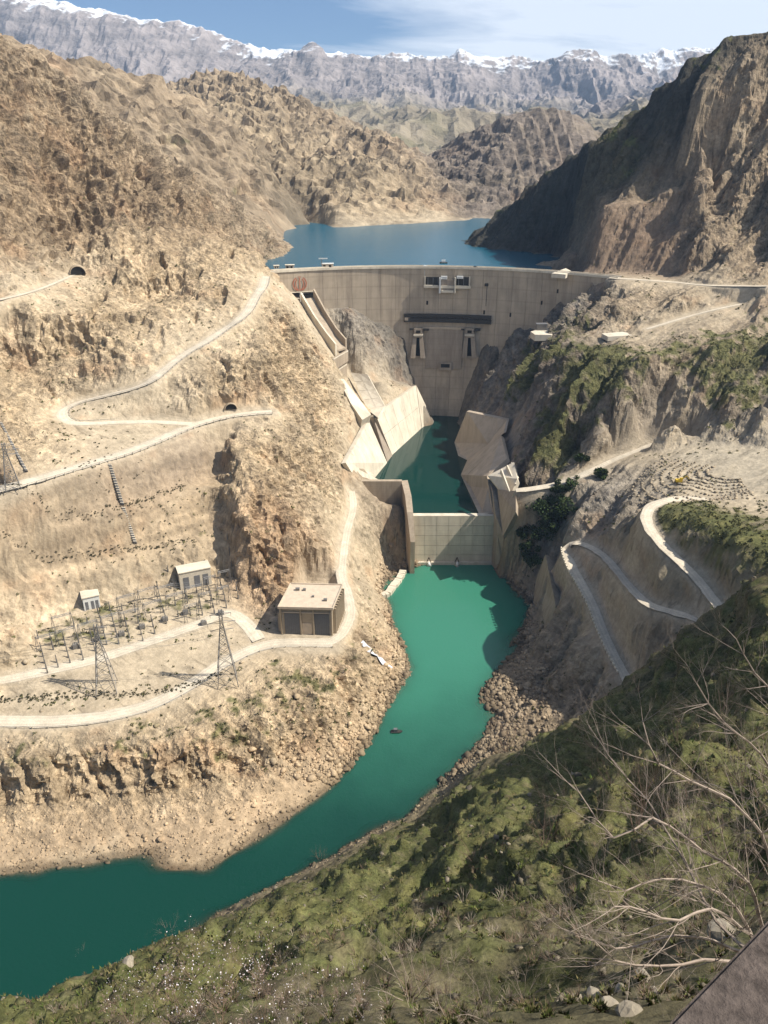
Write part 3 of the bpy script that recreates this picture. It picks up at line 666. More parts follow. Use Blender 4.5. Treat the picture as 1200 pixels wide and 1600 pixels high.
# ------------------------------------------------------------------ materials
def new_mat(name):
    m = bpy.data.materials.new(name); m.use_nodes = True
    nt = m.node_tree; b = nt.nodes['Principled BSDF']
    return m, nt, b
def N_(nt, t, **kw):
    n = nt.nodes.new(t)
    for k, v in kw.items():
        if k in n.inputs: n.inputs[k].default_value = v
        else: setattr(n, k, v)
    return n
def terrain_mat(name, s1, s2, bump, amp=.5, beds=False):
    m, nt, b = new_mat(name)
    b.inputs['Roughness'].default_value = .95
    b.inputs['Specular IOR Level'].default_value = .15
    at = N_(nt, 'ShaderNodeAttribute', attribute_name='tint')
    geo = N_(nt, 'ShaderNodeNewGeometry')
    n1 = N_(nt, 'ShaderNodeTexNoise', Scale=s1, Detail=7.0, Roughness=.7)
    n2 = N_(nt, 'ShaderNodeTexNoise', Scale=s2, Detail=4.0, Roughness=.65)
    vo = N_(nt, 'ShaderNodeTexVoronoi', Scale=s1 * 1.3, feature='DISTANCE_TO_EDGE')
    for n in (n1, n2, vo): nt.links.new(geo.outputs['Position'], n.inputs['Vector'])
    r1 = N_(nt, 'ShaderNodeMapRange'); r1.inputs[1].default_value = .3; r1.inputs[2].default_value = .7; r1.inputs[3].default_value = 1 - amp; r1.inputs[4].default_value = 1 + amp
    nt.links.new(n1.outputs[0], r1.inputs[0])
    r2 = N_(nt, 'ShaderNodeMapRange'); r2.inputs[1].default_value = .3; r2.inputs[2].default_value = .7; r2.inputs[3].default_value = 1 - amp * .6; r2.inputs[4].default_value = 1 + amp * .6
    nt.links.new(n2.outputs[0], r2.inputs[0])
    mu = N_(nt, 'ShaderNodeMath', operation='MULTIPLY'); nt.links.new(r1.outputs[0], mu.inputs[0]); nt.links.new(r2.outputs[0], mu.inputs[1])
    vm = N_(nt, 'ShaderNodeVectorMath', operation='SCALE')
    lk = N_(nt, 'ShaderNodeMix'); ka = N_(nt, 'ShaderNodeMath', operation='MULTIPLY_ADD'); ka.inputs[1].default_value = .75; ka.inputs[2].default_value = .25
    nt.links.new(at.outputs['Alpha'], ka.inputs[0]); nt.links.new(ka.outputs[0], lk.inputs[0]); lk.inputs[2].default_value = 1.0; nt.links.new(mu.outputs[0], lk.inputs[3]); mu = lk
    nt.links.new(at.outputs['Color'], vm.inputs[0]); nt.links.new(mu.outputs[0], vm.inputs['Scale'])
    nt.links.new(vm.outputs[0], b.inputs['Base Color'])
    bp = N_(nt, 'ShaderNodeBump', Strength=.9, Distance=bump)
    ad = N_(nt, 'ShaderNodeMath', operation='MULTIPLY_ADD'); ad.inputs[1].default_value = .5
    nt.links.new(vo.outputs[0], ad.inputs[0]); nt.links.new(n1.outputs[0], ad.inputs[2])
    hgt = ad.outputs[0]
    if beds:      # thin bedding in the rock: finely banded across the beds, drawn out along them
        sx = N_(nt, 'ShaderNodeSeparateXYZ'); nt.links.new(geo.outputs['Position'], sx.inputs[0])
        outs = []
        for nv in (unit((.62, .68, -.16)), unit((.65, -.76, 0))):
            dt = N_(nt, 'ShaderNodeVectorMath', operation='DOT_PRODUCT'); nt.links.new(geo.outputs['Position'], dt.inputs[0]); dt.inputs[1].default_value = tuple(nv)
            k = N_(nt, 'ShaderNodeMath', operation='MULTIPLY'); nt.links.new(dt.outputs['Value'], k.inputs[0]); k.inputs[1].default_value = .22
            ky = N_(nt, 'ShaderNodeMath', operation='MULTIPLY'); nt.links.new(sx.outputs[1], ky.inputs[0]); ky.inputs[1].default_value = .07
            kz = N_(nt, 'ShaderNodeMath', operation='MULTIPLY'); nt.links.new(sx.outputs[2], kz.inputs[0]); kz.inputs[1].default_value = .09
            cb = N_(nt, 'ShaderNodeCombineXYZ'); nt.links.new(k.outputs[0], cb.inputs[0]); nt.links.new(ky.outputs[0], cb.inputs[1]); nt.links.new(kz.outputs[0], cb.inputs[2])
            nb = N_(nt, 'ShaderNodeTexNoise', Scale=1.0, Detail=5.0, Roughness=.65, Distortion=.6); nt.links.new(cb.outputs[0], nb.inputs['Vector'])
            outs.append(nb.outputs[0])
        sd = N_(nt, 'ShaderNodeMapRange'); sd.inputs[1].default_value = 30; sd.inputs[2].default_value = 70; nt.links.new(sx.outputs[0], sd.inputs[0])
        mb = N_(nt, 'ShaderNodeMix'); nt.links.new(sd.outputs[0], mb.inputs[0]); nt.links.new(outs[0], mb.inputs[2]); nt.links.new(outs[1], mb.inputs[3])
        rb = N_(nt, 'ShaderNodeMapRange'); rb.inputs[1].default_value = .30; rb.inputs[2].default_value = .46; rb.inputs[3].default_value = .62; rb.inputs[4].default_value = 1.05
        nt.links.new(mb.outputs[0], rb.inputs[0])
        m2 = N_(nt, 'ShaderNodeMath', operation='MULTIPLY'); nt.links.new(mu.outputs[0], m2.inputs[0]); nt.links.new(rb.outputs[0], m2.inputs[1])
        nt.links.new(m2.outputs[0], vm.inputs['Scale'])
        a2 = N_(nt, 'ShaderNodeMath', operation='MULTIPLY_ADD'); nt.links.new(mb.outputs[0], a2.inputs[0]); a2.inputs[1].default_value = .8; nt.links.new(hgt, a2.inputs[2])
        hgt = a2.outputs[0]
    nt.links.new(hgt, bp.inputs['Height'])
    nt.links.new(at.outputs['Alpha'], bp.inputs['Strength'])
    nt.links.new(bp.outputs[0], b.inputs['Normal'])
    return m
def plain(name, col, rough=.8, scale=.5, var=.25, bump=0.0, spec=.3, metal=0.0, scale2=None):
    m, nt, b = new_mat(name)
    b.inputs['Roughness'].default_value = rough
    b.inputs['Specular IOR Level'].default_value = spec
    b.inputs['Metallic'].default_value = metal
    geo = N_(nt, 'ShaderNodeNewGeometry')
    n1 = N_(nt, 'ShaderNodeTexNoise', Scale=scale, Detail=6.0, Roughness=.65)
    nt.links.new(geo.outputs['Position'], n1.inputs['Vector'])
    r = N_(nt, 'ShaderNodeMapRange'); r.inputs[1].default_value = .3; r.inputs[2].default_value = .7; r.inputs[3].default_value = 1 - var; r.inputs[4].default_value = 1 + var
    nt.links.new(n1.outputs[0], r.inputs[0])
    vm = N_(nt, 'ShaderNodeVectorMath', operation='SCALE'); vm.inputs[0].default_value = col[:3]
    nt.links.new(r.outputs[0], vm.inputs['Scale'])
    nt.links.new(vm.outputs[0], b.inputs['Base Color'])
    if bump:
        bp = N_(nt, 'ShaderNodeBump', Strength=.7, Distance=bump)
        nt.links.new(n1.outputs[0], bp.inputs['Height']); nt.links.new(bp.outputs[0], b.inputs['Normal'])
    return m
def streaked(name, col, stain, sxy=.35, sz=.02, var=.2, lift=None):
    """weathered concrete: stains drawn out down the face, faint casting lifts"""
    m, nt, b = new_mat(name)
    b.inputs['Roughness'].default_value = .9
    b.inputs['Specular IOR Level'].default_value = .2
    geo = N_(nt, 'ShaderNodeNewGeometry')
    mp = N_(nt, 'ShaderNodeMapping'); mp.inputs['Scale'].default_value = (sxy, sxy, sz)
    nt.links.new(geo.outputs['Position'], mp.inputs[0])
    n1 = N_(nt, 'ShaderNodeTexNoise', Scale=1.0, Detail=6.0, Roughness=.7)
    nt.links.new(mp.outputs[0], n1.inputs['Vector'])
    n2 = N_(nt, 'ShaderNodeTexNoise', Scale=.06, Detail=5.0, Roughness=.6)
    nt.links.new(geo.outputs['Position'], n2.inputs['Vector'])
    cr = N_(nt, 'ShaderNodeMapRange'); cr.inputs[1].default_value = .42; cr.inputs[2].default_value = .72; cr.inputs[3].default_value = 0; cr.inputs[4].default_value = .75
    nt.links.new(n1.outputs[0], cr.inputs[0])
    mx = N_(nt, 'ShaderNodeMixRGB'); mx.inputs[1].default_value = (*col, 1); mx.inputs[2].default_value = (*stain, 1)
    nt.links.new(cr.outputs[0], mx.inputs[0])
    r = N_(nt, 'ShaderNodeMapRange'); r.inputs[1].default_value = .3; r.inputs[2].default_value = .7; r.inputs[3].default_value = 1 - var; r.inputs[4].default_value = 1 + var
    nt.links.new(n2.outputs[0], r.inputs[0])
    vm = N_(nt, 'ShaderNodeVectorMath', operation='SCALE')
    nt.links.new(mx.outputs[0], vm.inputs[0]); nt.links.new(r.outputs[0], vm.inputs['Scale'])
    last = vm.outputs[0]
    if lift:
        sx = N_(nt, 'ShaderNodeSeparateXYZ'); nt.links.new(geo.outputs['Position'], sx.inputs[0])
        dv = N_(nt, 'ShaderNodeMath', operation='DIVIDE'); nt.links.new(sx.outputs[2], dv.inputs[0]); dv.inputs[1].default_value = lift
        fr = N_(nt, 'ShaderNodeMath', operation='FRACT'); nt.links.new(dv.outputs[0], fr.inputs[0])
        lt = N_(nt, 'ShaderNodeMath', operation='LESS_THAN'); nt.links.new(fr.outputs[0], lt.inputs[0]); lt.inputs[1].default_value = .12
        ml = N_(nt, 'ShaderNodeMath', operation='MULTIPLY'); nt.links.new(lt.outputs[0], ml.inputs[0]); ml.inputs[1].default_value = .22
        m2 = N_(nt, 'ShaderNodeMixRGB'); nt.links.new(ml.outputs[0], m2.inputs[0]); nt.links.new(last, m2.inputs[1]); m2.inputs[2].default_value = (*stain, 1)
        last = m2.outputs[0]
    nt.links.new(last, b.inputs['Base Color'])
    bp = N_(nt, 'ShaderNodeBump', Strength=.5, Distance=.3)
    nt.links.new(n1.outputs[0], bp.inputs['Height']); nt.links.new(bp.outputs[0], b.inputs['Normal'])
    return m
def water_mat(name, c_a, c_b, y_a, y_b, clear, wave=.35, dist=.05, rough=.08):
    """turbid water: body colour a..b along the valley, clear over the shallows (depth attribute)"""
    m, nt, b = new_mat(name)
    b.inputs['Roughness'].default_value = rough
    b.inputs['IOR'].default_value = 1.33
    b.inputs['Specular IOR Level'].default_value = .5
    geo = N_(nt, 'ShaderNodeNewGeometry')
    sx = N_(nt, 'ShaderNodeSeparateXYZ'); nt.links.new(geo.outputs['Position'], sx.inputs[0])
    n2 = N_(nt, 'ShaderNodeTexNoise', Scale=.02, Detail=4.0, Roughness=.55); nt.links.new(geo.outputs['Position'], n2.inputs['Vector'])
    ma = N_(nt, 'ShaderNodeMath', operation='MULTIPLY_ADD'); nt.links.new(n2.outputs[0], ma.inputs[0]); ma.inputs[1].default_value = 90; nt.links.new(sx.outputs[1], ma.inputs[2])
    r = N_(nt, 'ShaderNodeMapRange', interpolation_type='SMOOTHSTEP'); r.inputs[1].default_value = y_a + 45; r.inputs[2].default_value = y_b + 45
    nt.links.new(ma.outputs[0], r.inputs[0])
    mx = N_(nt, 'ShaderNodeMixRGB'); mx.inputs[1].default_value = (*c_a, 1); mx.inputs[2].default_value = (*c_b, 1)
    nt.links.new(r.outputs[0], mx.inputs[0]); nt.links.new(mx.outputs[0], b.inputs['Base Color'])
    nw = N_(nt, 'ShaderNodeTexNoise', Scale=wave, Detail=4.0, Roughness=.6, Distortion=.3); nt.links.new(geo.outputs['Position'], nw.inputs['Vector'])
    bp = N_(nt, 'ShaderNodeBump', Strength=.5, Distance=dist)
    nt.links.new(nw.outputs[0], bp.inputs['Height']); nt.links.new(bp.outputs[0], b.inputs['Normal'])
    if clear:
        at = N_(nt, 'ShaderNodeAttribute', attribute_name='depth')
        e = N_(nt, 'ShaderNodeMath', operation='MULTIPLY'); nt.links.new(at.outputs['Fac'], e.inputs[0]); e.inputs[1].default_value = -1 / clear
        ex = N_(nt, 'ShaderNodeMath', operation='EXPONENT'); nt.links.new(e.outputs[0], ex.inputs[0])
        om = N_(nt, 'ShaderNodeMath', operation='SUBTRACT'); om.inputs[0].default_value = 1; nt.links.new(ex.outputs[0], om.inputs[1]); om.use_clamp = True
        nt.links.new(om.outputs[0], b.inputs['Alpha'])
    return m

M = {}
M['mid'] = terrain_mat('valley_rock', .35, .06, 2.0, .46, True)
M['near'] = terrain_mat('hillside_ground', 1.6, .25, .22, .55)
M['far'] = terrain_mat('mountain_rock', .05, .012, 6.0, .35)
M['dam'] = streaked('dam_concrete', (.50, .41, .305), (.27, .215, .165), .16, .010, .14, 12.0)
M['concrete'] = streaked('pale_concrete', (.72, .64, .51), (.50, .43, .33), .16, .03, .12)
M['weir'] = streaked('weir_concrete', (.70, .60, .46), (.50, .41, .31), .2, .03, .1, 3.0)
M['road'] = plain('road_gravel', (.58, .495, .38), .95, .25, .16, .03)
M['track'] = terrain_mat('gravel_track', 1.4, .2, .08, .22)
M['dark'] = plain('dark_opening', (.02, .018, .016), .9)
M['steel'] = plain('galvanised_steel', (.22, .21, .20), .6, 2, .2, metal=.4)
M['white'] = plain('white_paint', (.75, .74, .70), .7, 1, .1)
M['river'] = water_mat('river_water', (.006, .048, .034), (.042, .200, .132), 260, 450, .8, .5, .32)
M['pool'] = water_mat('pool_water', (.005, .040, .033), (.004, .033, .029), 600, 760, 0, .3, .05)
M['lake'] = water_mat('reservoir_water', (.010, .098, .150), (.011, .102, .160), 900, 1400, 0, .16, .8, .24)

# ------------------------------------------------------------------ terrain meshes
T_near = terrain(-250, 262, -14, 318, .74, 'near')
T_close = terrain(-50, 66, -8, 86, .29, 'near')
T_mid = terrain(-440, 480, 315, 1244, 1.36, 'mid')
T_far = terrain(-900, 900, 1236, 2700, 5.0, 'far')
def index_box(T, x0, x1, y0, y1):
    xi = T['x0'] + T['st'] * np.arange(T['nx'])[None, :]; yi = T['y0'] + T['st'] * np.arange(T['ny'])[:, None]
    return (xi > x0) & (xi < x1) & (yi > y0) & (yi < y1)
near_ground = grid_object('hillside', T_near, M['near'], (T_near['hill'] < .5) | index_box(T_near, -49, 65, -7, 85), smooth=True)
close_ground = grid_object('near_slope', T_close, M['near'], smooth=True)
low_bank = grid_object('river_bank', T_near, M['mid'], T_near['hill'] >= .5)
mid_ground = grid_object('valley_terrain', T_mid, M['mid'])
far_ground = grid_object('mountain_slopes', T_far, M['far'])

def hz(T, x, y, key='Z'):
    i = (np.asarray(x) - T['x0']) / T['st']; j = (np.asarray(y) - T['y0']) / T['st']
    i = np.clip(i, 0, T['nx'] - 1.001); j = np.clip(j, 0, T['ny'] - 1.001)
    i0, j0 = i.astype(int), j.astype(int); a, b = i - i0, j - j0
    A = T[key]
    return A[j0, i0] * (1 - a) * (1 - b) + A[j0, i0 + 1] * a * (1 - b) + A[j0 + 1, i0] * (1 - a) * b + A[j0 + 1, i0 + 1] * a * b
bpy.context.view_layer.update()
SURF = [near_ground, close_ground, low_bank, mid_ground]
def cast(o, d, far=3000):
    best = None
    for q in SURF:
        hit, loc, nrm, _ = q.ray_cast(Vector(o), Vector(d).normalized(), distance=far)
        if hit:
            L = (loc - Vector(o)).length
            if best is None or L < best[0]: best = (L, loc)
    return best
def ground(x, y):
    h = cast((x, y, 900), (0, 0, -1))
    return h[1].z if h else float(hz(T_near if y < 316.5 else T_mid, x, y))

# ------------------------------------------------------------------ water
def water(name, x0, x1, y0, y1, z, st, mat, keep=None, depth=False):
    nx, ny = int((x1 - x0) / st) + 1, int((y1 - y0) / st) + 1
    xs, ys = np.linspace(x0, x1, nx), np.linspace(y0, y1, ny)
    X, Y = np.meshgrid(xs, ys)
    co = np.stack([X, Y, np.full_like(X, z)], -1).reshape(-1, 3)
    i = np.arange(nx - 1)[None, :] + nx * np.arange(ny - 1)[:, None]
    q = np.stack([i, i + 1, i + 1 + nx, i + nx], -1).reshape(-1, 4)
    if keep is not None:
        xc, yc = (X[:-1, :-1] + st / 2), (Y[:-1, :-1] + st / 2)
        q = q[keep(xc, yc).reshape(-1)]
    me = bpy.data.meshes.new(name)
    me.vertices.add(len(co)); me.vertices.foreach_set('co', co.astype(np.float32).ravel())
    me.loops.add(len(q) * 4); me.loops.foreach_set('vertex_index', q.ravel().astype(np.int32))
    me.polygons.add(len(q)); me.polygons.foreach_set('loop_start', np.arange(0, len(q) * 4, 4, dtype=np.int32))
    me.update(calc_edges=True)
    if depth:
        zz = np.where(Y < 316.5, hz(T_near, X, Y), hz(T_mid, X, Y))
        a = me.attributes.new('depth', 'FLOAT', 'POINT')
        a.data.foreach_set('value', np.clip(z - zz, 0, 30).astype(np.float32).ravel())
    me.materials.append(mat)
    o = bpy.data.objects.new(name, me); C.objects.link(o); o['kind'] = 'structure'
    return o
water('river', -420, 130, 60, 571, 0.0, 2.4, M['river'], None, True)

# ------------------------------------------------------------------ arch dam
DA, DB, DC_ = np.array((-121., 803.)), np.array((56., 838.)), np.array((226., 766.))
def circ(a, b, c):
    d = 2 * (a[0] * (b[1] - c[1]) + b[0] * (c[1] - a[1]) + c[0] * (a[1] - b[1]))
    ux = ((a @ a) * (b[1] - c[1]) + (b @ b) * (c[1] - a[1]) + (c @ c) * (a[1] - b[1])) / d
    uy = ((a @ a) * (c[0] - b[0]) + (b @ b) * (a[0] - c[0]) + (c @ c) * (b[0] - a[0])) / d
    return np.array((ux, uy)), math.hypot(a[0] - ux, a[1] - uy)
DCEN, DR = circ(DA, DB, DC_)
TH0 = math.atan2(DA[1] - DCEN[1], DA[0] - DCEN[0]); TH1 = math.atan2(DC_[1] - DCEN[1], DC_[0] - DCEN[0])
def dam_off(z):
    """downstream face: radial offset from the crest edge"""
    h = max(0.0, (200 - z) / 160)
    return -13 * h ** 1.9 + 1.5 * math.sin(min(h, 1) * math.pi)
def dam_pt(s, z, extra=0.0):
    """s from 0 (left abutment) to 1 (right abutment) on the downstream face"""
    th = TH0 + (TH1 - TH0) * s
    r = DR + dam_off(z) + extra
    return (DCEN[0] + r * math.cos(th), DCEN[1] + r * math.sin(th), z)
def dam_s(px, py):
    """where a photograph pixel meets the downstream face: (s, z)"""
    best = None
    x, y, w = ray(px, py)
    for k in range(1400):
        t = 650 + k * .2
        X, Y, Z = x * t, y * t, CAM_Z + w * t
        r = math.hypot(X - DCEN[0], Y - DCEN[1])
        if r > DR + dam_off(Z):
            th = math.atan2(Y - DCEN[1], X - DCEN[0])
            return (th - TH0) / (TH1 - TH0), Z
    return .5, 100
print('dam', DCEN, DR, TH0, TH1, dam_s(690, 440), dam_s(467, 443))

def in_lake(xc, yc):
    r = np.hypot(xc - DCEN[0], yc - DCEN[1])
    return (r > DR + 6.0) & (yc > 760) & (np.abs(xc) < .6 * yc + 60)
water('reservoir', -420, 700, 760, 2640, 190.0, 8.0, M['lake'], in_lake)
pool_poly = [(20, 571), (80, 571), (150, 600), (160, 780), (130, 840), (20, 846), (-60, 800), (-60, 598), (17, 597)]
water('plunge_pool', -60, 160, 560, 850, 42.0, 2.0, M['pool'], lambda x, y: in_poly(x, y, pool_poly) & (np.hypot(x - DCEN[0], y - DCEN[1]) < DR + 4))

dam = empty('arch_dam', (DB[0], DB[1], 42), 'curved brown concrete arch dam closing the gorge below the blue reservoir', 'dam')
NB = 24
for b in range(NB):
    m = MB()
    s0, s1 = b / NB + .00025, (b + 1) / NB - .00025
    zs = [200 - 178 * k / 14 for k in range(15)]
    cols = [s0 + (s1 - s0) * k / 4 for k in range(5)]
    vs, fs = [], []
    proud = .0 if b % 2 else .05
    for z in zs:
        for s in cols: vs.append(dam_pt(s, z, -proud))
    for z in zs:
        for s in cols: vs.append(dam_pt(s, z, 7 + 14 * (200 - z) / 178))
    n = len(zs) * 5
    for i in range(14):
        for j in range(4):
            a = i * 5 + j
            fs.append((a, a + 1, a + 6, a + 5)); fs.append((n + a, n + a + 5, n + a + 6, n + a + 1))
        fs.append((i * 5, i * 5 + 5, n + i * 5 + 5, n + i * 5)); fs.append((i * 5 + 4, n + i * 5 + 4, n + i * 5 + 9, i * 5 + 9))
    for j in range(4):
        fs.append((j, n + j, n + j + 1, j + 1)); a = 14 * 5 + j; fs.append((a, a + 1, n + a + 1, n + a))
    m.add(vs, fs)
    m.build('monolith', M['dam'], dam)

# ------------------------------------------------------------------ roads
def ribbon(name, line, w, mat, lift=.12):
    vs, fs, tn = [], [], []
    n = len(line); K = (-1, -.8, -.55, -.32, 0, .32, .55, .8, 1); sh = (.80, .95, .84, 1.02, .93, 1.02, .84, .95, .80)
    nz = noise3(np.arange(n) * .31 + w, np.zeros(n), np.zeros(n)); nz2 = noise3(np.arange(n) * .83, np.ones(n) * 4.5, np.zeros(n)); nz3 = noise3(np.arange(n) * .77, np.ones(n) * 9.5, np.zeros(n))
    for i, p in enumerate(line):
        a, b = line[max(0, i - 1)], line[min(n - 1, i + 1)]
        d = Vector((b[0] - a[0], b[1] - a[1], 0)).normalized(); nrm = Vector((-d.y, d.x, 0))
        for k, c in zip(K, sh):
            ww = w * (1 + .10 * nz[i] + (.16 * nz2[i] if k == 1 else (.16 * nz3[i] if k == -1 else 0)))
            q = Vector(p) + nrm * ww * k
            vs.append((q.x, q.y, p[2] + lift + .10 * (1 - k * k) - (.10 if abs(k) == 1 else 0))); tn.append(c * (1 + .10 * nz2[i]))
    nk = len(K)
    for i in range(n - 1):
        for k in range(nk - 1):
            a = i * nk + k; fs.append((a, a + 1, a + nk + 1, a + nk))
    me = bpy.data.meshes.new(name); me.from_pydata(vs, [], fs); me.update()
    a = me.color_attributes.new('tint', 'FLOAT_COLOR', 'POINT')
    base = np.array((.66, .575, .45)); t = np.array(tn)[:, None] * base[None]
    a.data.foreach_set('color', np.concatenate([t, np.ones((len(t), 1))], 1).astype(np.float32).ravel())
    me.materials.append(mat); o = bpy.data.objects.new(name, me); C.objects.link(o); o['kind'] = 'structure'
    return o
for nm, line, w in ROADS:
    ribbon(nm, line, w, M['track'])

# ------------------------------------------------------------------ fittings of the dam
def dbox(s0, s1, z0, z1, out, inn=1.0):
    """block standing out from the downstream face between s0..s1 and z0..z1"""
    k = 3
    vs, fs = [], []
    for j in range(k + 1):
        s = s0 + (s1 - s0) * j / k
        vs += [dam_pt(s, z0, -out), dam_pt(s, z1, -out), dam_pt(s, z1, inn), dam_pt(s, z0, inn)]
    for j in range(k):
        a = j * 4
        for q in range(4): fs.append((a + q, a + (q + 1) % 4, a + 4 + (q + 1) % 4, a + 4 + q))
    fs.append((0, 1, 2, 3)); fs.append((k * 4 + 3, k * 4 + 2, k * 4 + 1, k * 4))
    return vs, fs
def dpart(name, px0, px1, py0, py1, out, mat, inn=1.0, mb=None):
    (sa, za), (sb, zb) = dam_s(px0, py1), dam_s(px1, py0)
    m = mb or MB()
    m.add(*dbox(sa, sb, za, zb, out, inn))
    if mb is None: return m.build(name, mat, dam)
M['shade'] = plain('weathered_steel', (.05, .045, .04), .8, 1, .3)
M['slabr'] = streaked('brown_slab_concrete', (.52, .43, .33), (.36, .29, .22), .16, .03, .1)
M['panel'] = streaked('outlet_concrete', (.40, .33, .255), (.24, .19, .15), .3, .02, .1, 6.0)
M['emblem'] = plain('red_paint', (.42, .15, .09), .8, .8, .15)
# crest road with parapets
m = MB()
for side, r0, r1 in (('a', -.9, -.2), ('b', 7.6, 8.3)):
    k = 60; b0 = len(m.v); vs, fs = [], []
    for j in range(k + 1):
        s = j / k
        for z, r in ((199.0, r0), (201.3, r0), (201.3, r1), (199.0, r1)):
            vs.append(dam_pt(s, z, r) if z <= 200 else (*dam_pt(s, 200, r)[:2], z))
    for j in range(k):
        for q in range(4): fs.append((j * 4 + q, j * 4 + (q + 1) % 4, j * 4 + 4 + (q + 1) % 4, j * 4 + 4 + q))
    m.add(vs, fs)
m.build('parapet', M['concrete'], dam)
m = MB(); k = 60; vs, fs = [], []
for j in range(k + 1):
    for z, r in ((199.9, -.2), (200.25, -.2), (200.25, 7.6), (199.9, 7.6)): vs.append((*dam_pt(j / k, 200, r)[:2], z))
for j in range(k):
    for q in range(4): fs.append((j * 4 + q, j * 4 + (q + 1) % 4, j * 4 + 4 + (q + 1) % 4, j * 4 + 4 + q))
m.add(vs, fs); m.build('crest_deck', M['road'], dam)
# gate platform below the crest
dpart('gate_platform', 662, 736, 446.5, 449, 3.2, M['concrete'])
for px in (664, 734): dpart('platform_post', px - 1, px + 1, 432, 447, 2.6, M['concrete'])
dpart('gate_recess', 665, 686, 433, 446, .25, M['shade']); dpart('gate_recess', 713, 733, 433, 446, .25, M['shade'])
gb = dpart('gate_bay', 687, 712, 437, 456, 2.6, M['panel'])
dpart('bay_wall', 686, 689.5, 433, 457, 5.5, M['white']); dpart('bay_wall', 710, 713, 433, 457, 5.5, M['concrete'])
dpart('bay_sill', 690, 709, 453, 456, 5.0, M['concrete'])
dpart('gate_hoist', 689, 699, 431, 435.5, 4.0, M['white']); dpart('gate_hoist', 714, 724, 431, 434.5, 4.0, M['white'])
for px in range(668, 736, 8):
    if not 684 < px < 714: dpart('gate_stanchion', px, px + 1.2, 434, 447, 1.6, M['steel'])
# long walkway and its hangers
m = MB(); dpart('', 631, 768, 493.5, 495, 2.4, None, mb=m); w_ = m.build('walkway', M['shade'], dam)
m = MB(); dpart('', 631, 768, 500.0, 502.4, 2.6, None, mb=m); m.build('walkway_girder', M['shade'], dam)
for px in range(634, 768, 6): dpart('walkway_hanger', px, px + .7, 495, 500, 2.5, M['shade'], 2.0)
dpart('walkway_landing', 632, 641, 495.5, 500, 2.8, M['panel'])
# raised central panel and the two outlets
dpart('central_panel', 664, 724, 514, 575, .9, M['panel'])
dpart('central_panel_rim', 660, 728, 511.5, 513.5, 1.6, M['dam'])
for c in (653, 734):
    dpart('outlet_house', c - 6, c + 7, 512, 526, 4.5, M['panel'])
    dpart('outlet_opening', c - 3, c + 4, 515, 519, 4.9, M['dark'])
    dpart('outlet_lip', c - 7, c + 8, 521, 523.5, 5.6, M['concrete'])
    for sg in (-1, 1):
        m = MB()
        (sa, za), (sb, zb) = dam_s(c + sg * 5, 526), dam_s(c + sg * 8, 558)
        q = .0055
        a = [dam_pt(sa - q, za, -3.6), dam_pt(sa + q, za, -3.6), dam_pt(sa + q, za, 1), dam_pt(sa - q, za, 1)]
        b = [dam_pt(sb - q * 1.4, zb, -5.2), dam_pt(sb + q * 1.4, zb, -5.2), dam_pt(sb + q, zb, 1), dam_pt(sb - q, zb, 1)]
        m.add(a + b, [(0, 1, 2, 3), (7, 6, 5, 4), (0, 4, 5, 1), (1, 5, 6, 2), (2, 6, 7, 3), (3, 7, 4, 0)])
        m.build('outlet_pier', M['panel'], dam)
    dpart('outlet_throat', c - 4, c + 5, 527, 556, .3, M['dark'])
    dpart('hoist_arm', c + 9, c + 17, 513, 516, 3.0, M['shade'])
    dpart('hoist_arm', c - 13, c - 8, 513, 515, 3.0, M['shade'])
dpart('low_outlet', 686, 706, 566, 577, 2.6, M['panel'])
dpart('low_outlet_opening', 689, 703, 568, 573, 2.9, M['dark'])
dpart('gauge_board', 759, 761.5, 442, 478, .5, M['shade']); dpart('gauge_box', 757.5, 763, 443, 447, 1.2, M['shade'])
for px, py in ((796, 489), (704, 438), (666, 470), (755, 485), (845, 470), (870, 452)): dpart('drain_hole', px, px + 3, py, py + 6, .25, M['dark'])
# spillway bays at the left end and the red emblem over them
for a, b in ((449, 467), (474, 491)):
    dpart('spillway_gate', a, b, 457.5, 465 if a < 460 else 470, .6, M['dark'])
dpart('spillway_lintel', 447, 493, 455, 457.3, 1.8, M['concrete'])
dpart('spillway_pier', 468.5, 472.5, 457.5, 471, 2.4, M['white'])
dpart('spillway_ledge', 450, 467, 465.2, 467.5, 2.6, M['concrete'])
ES, EZ = dam_s(468, 443.5)
EW = DR * (TH0 - TH1)            # length of the crest arc
def ept(u, v): return dam_pt(ES + u / EW, EZ + v, -.75)
em = MB()
def stroke(pts, w):
    for (a, b), (c, d) in zip(pts[:-1], pts[1:]):
        L = math.hypot(c - a, d - b); nx, ny = -(d - b) / L * w[0], (c - a) / L * w[0]
        em.add([ept(a - nx, b - ny), ept(a + nx, b + ny), ept(c + nx, d + ny), ept(c - nx, d - ny)], [(0, 1, 2, 3)])
for sg in (-1, 1):
    stroke([(sg * (1.1 + 5.9 * math.sin(t)), 6.6 * math.cos(t) * .98 + .2) for t in [math.radians(25 + 150 * k / 14) for k in range(15)]], (.62,))
    stroke([(sg * (1.3 + 3.0 * math.sin(t)), 5.4 * math.cos(t)) for t in [math.radians(28 + 150 * k / 12) for k in range(13)]], (.55,))
stroke([(0, 6.2), (0, -7.2)], (.55,))
stroke([(-1.6, 7.3), (-.8, 6.7), (0, 7.3), (.8, 6.7), (1.6, 7.3)], (.3,))
em.build('emblem', M['emblem'], dam)

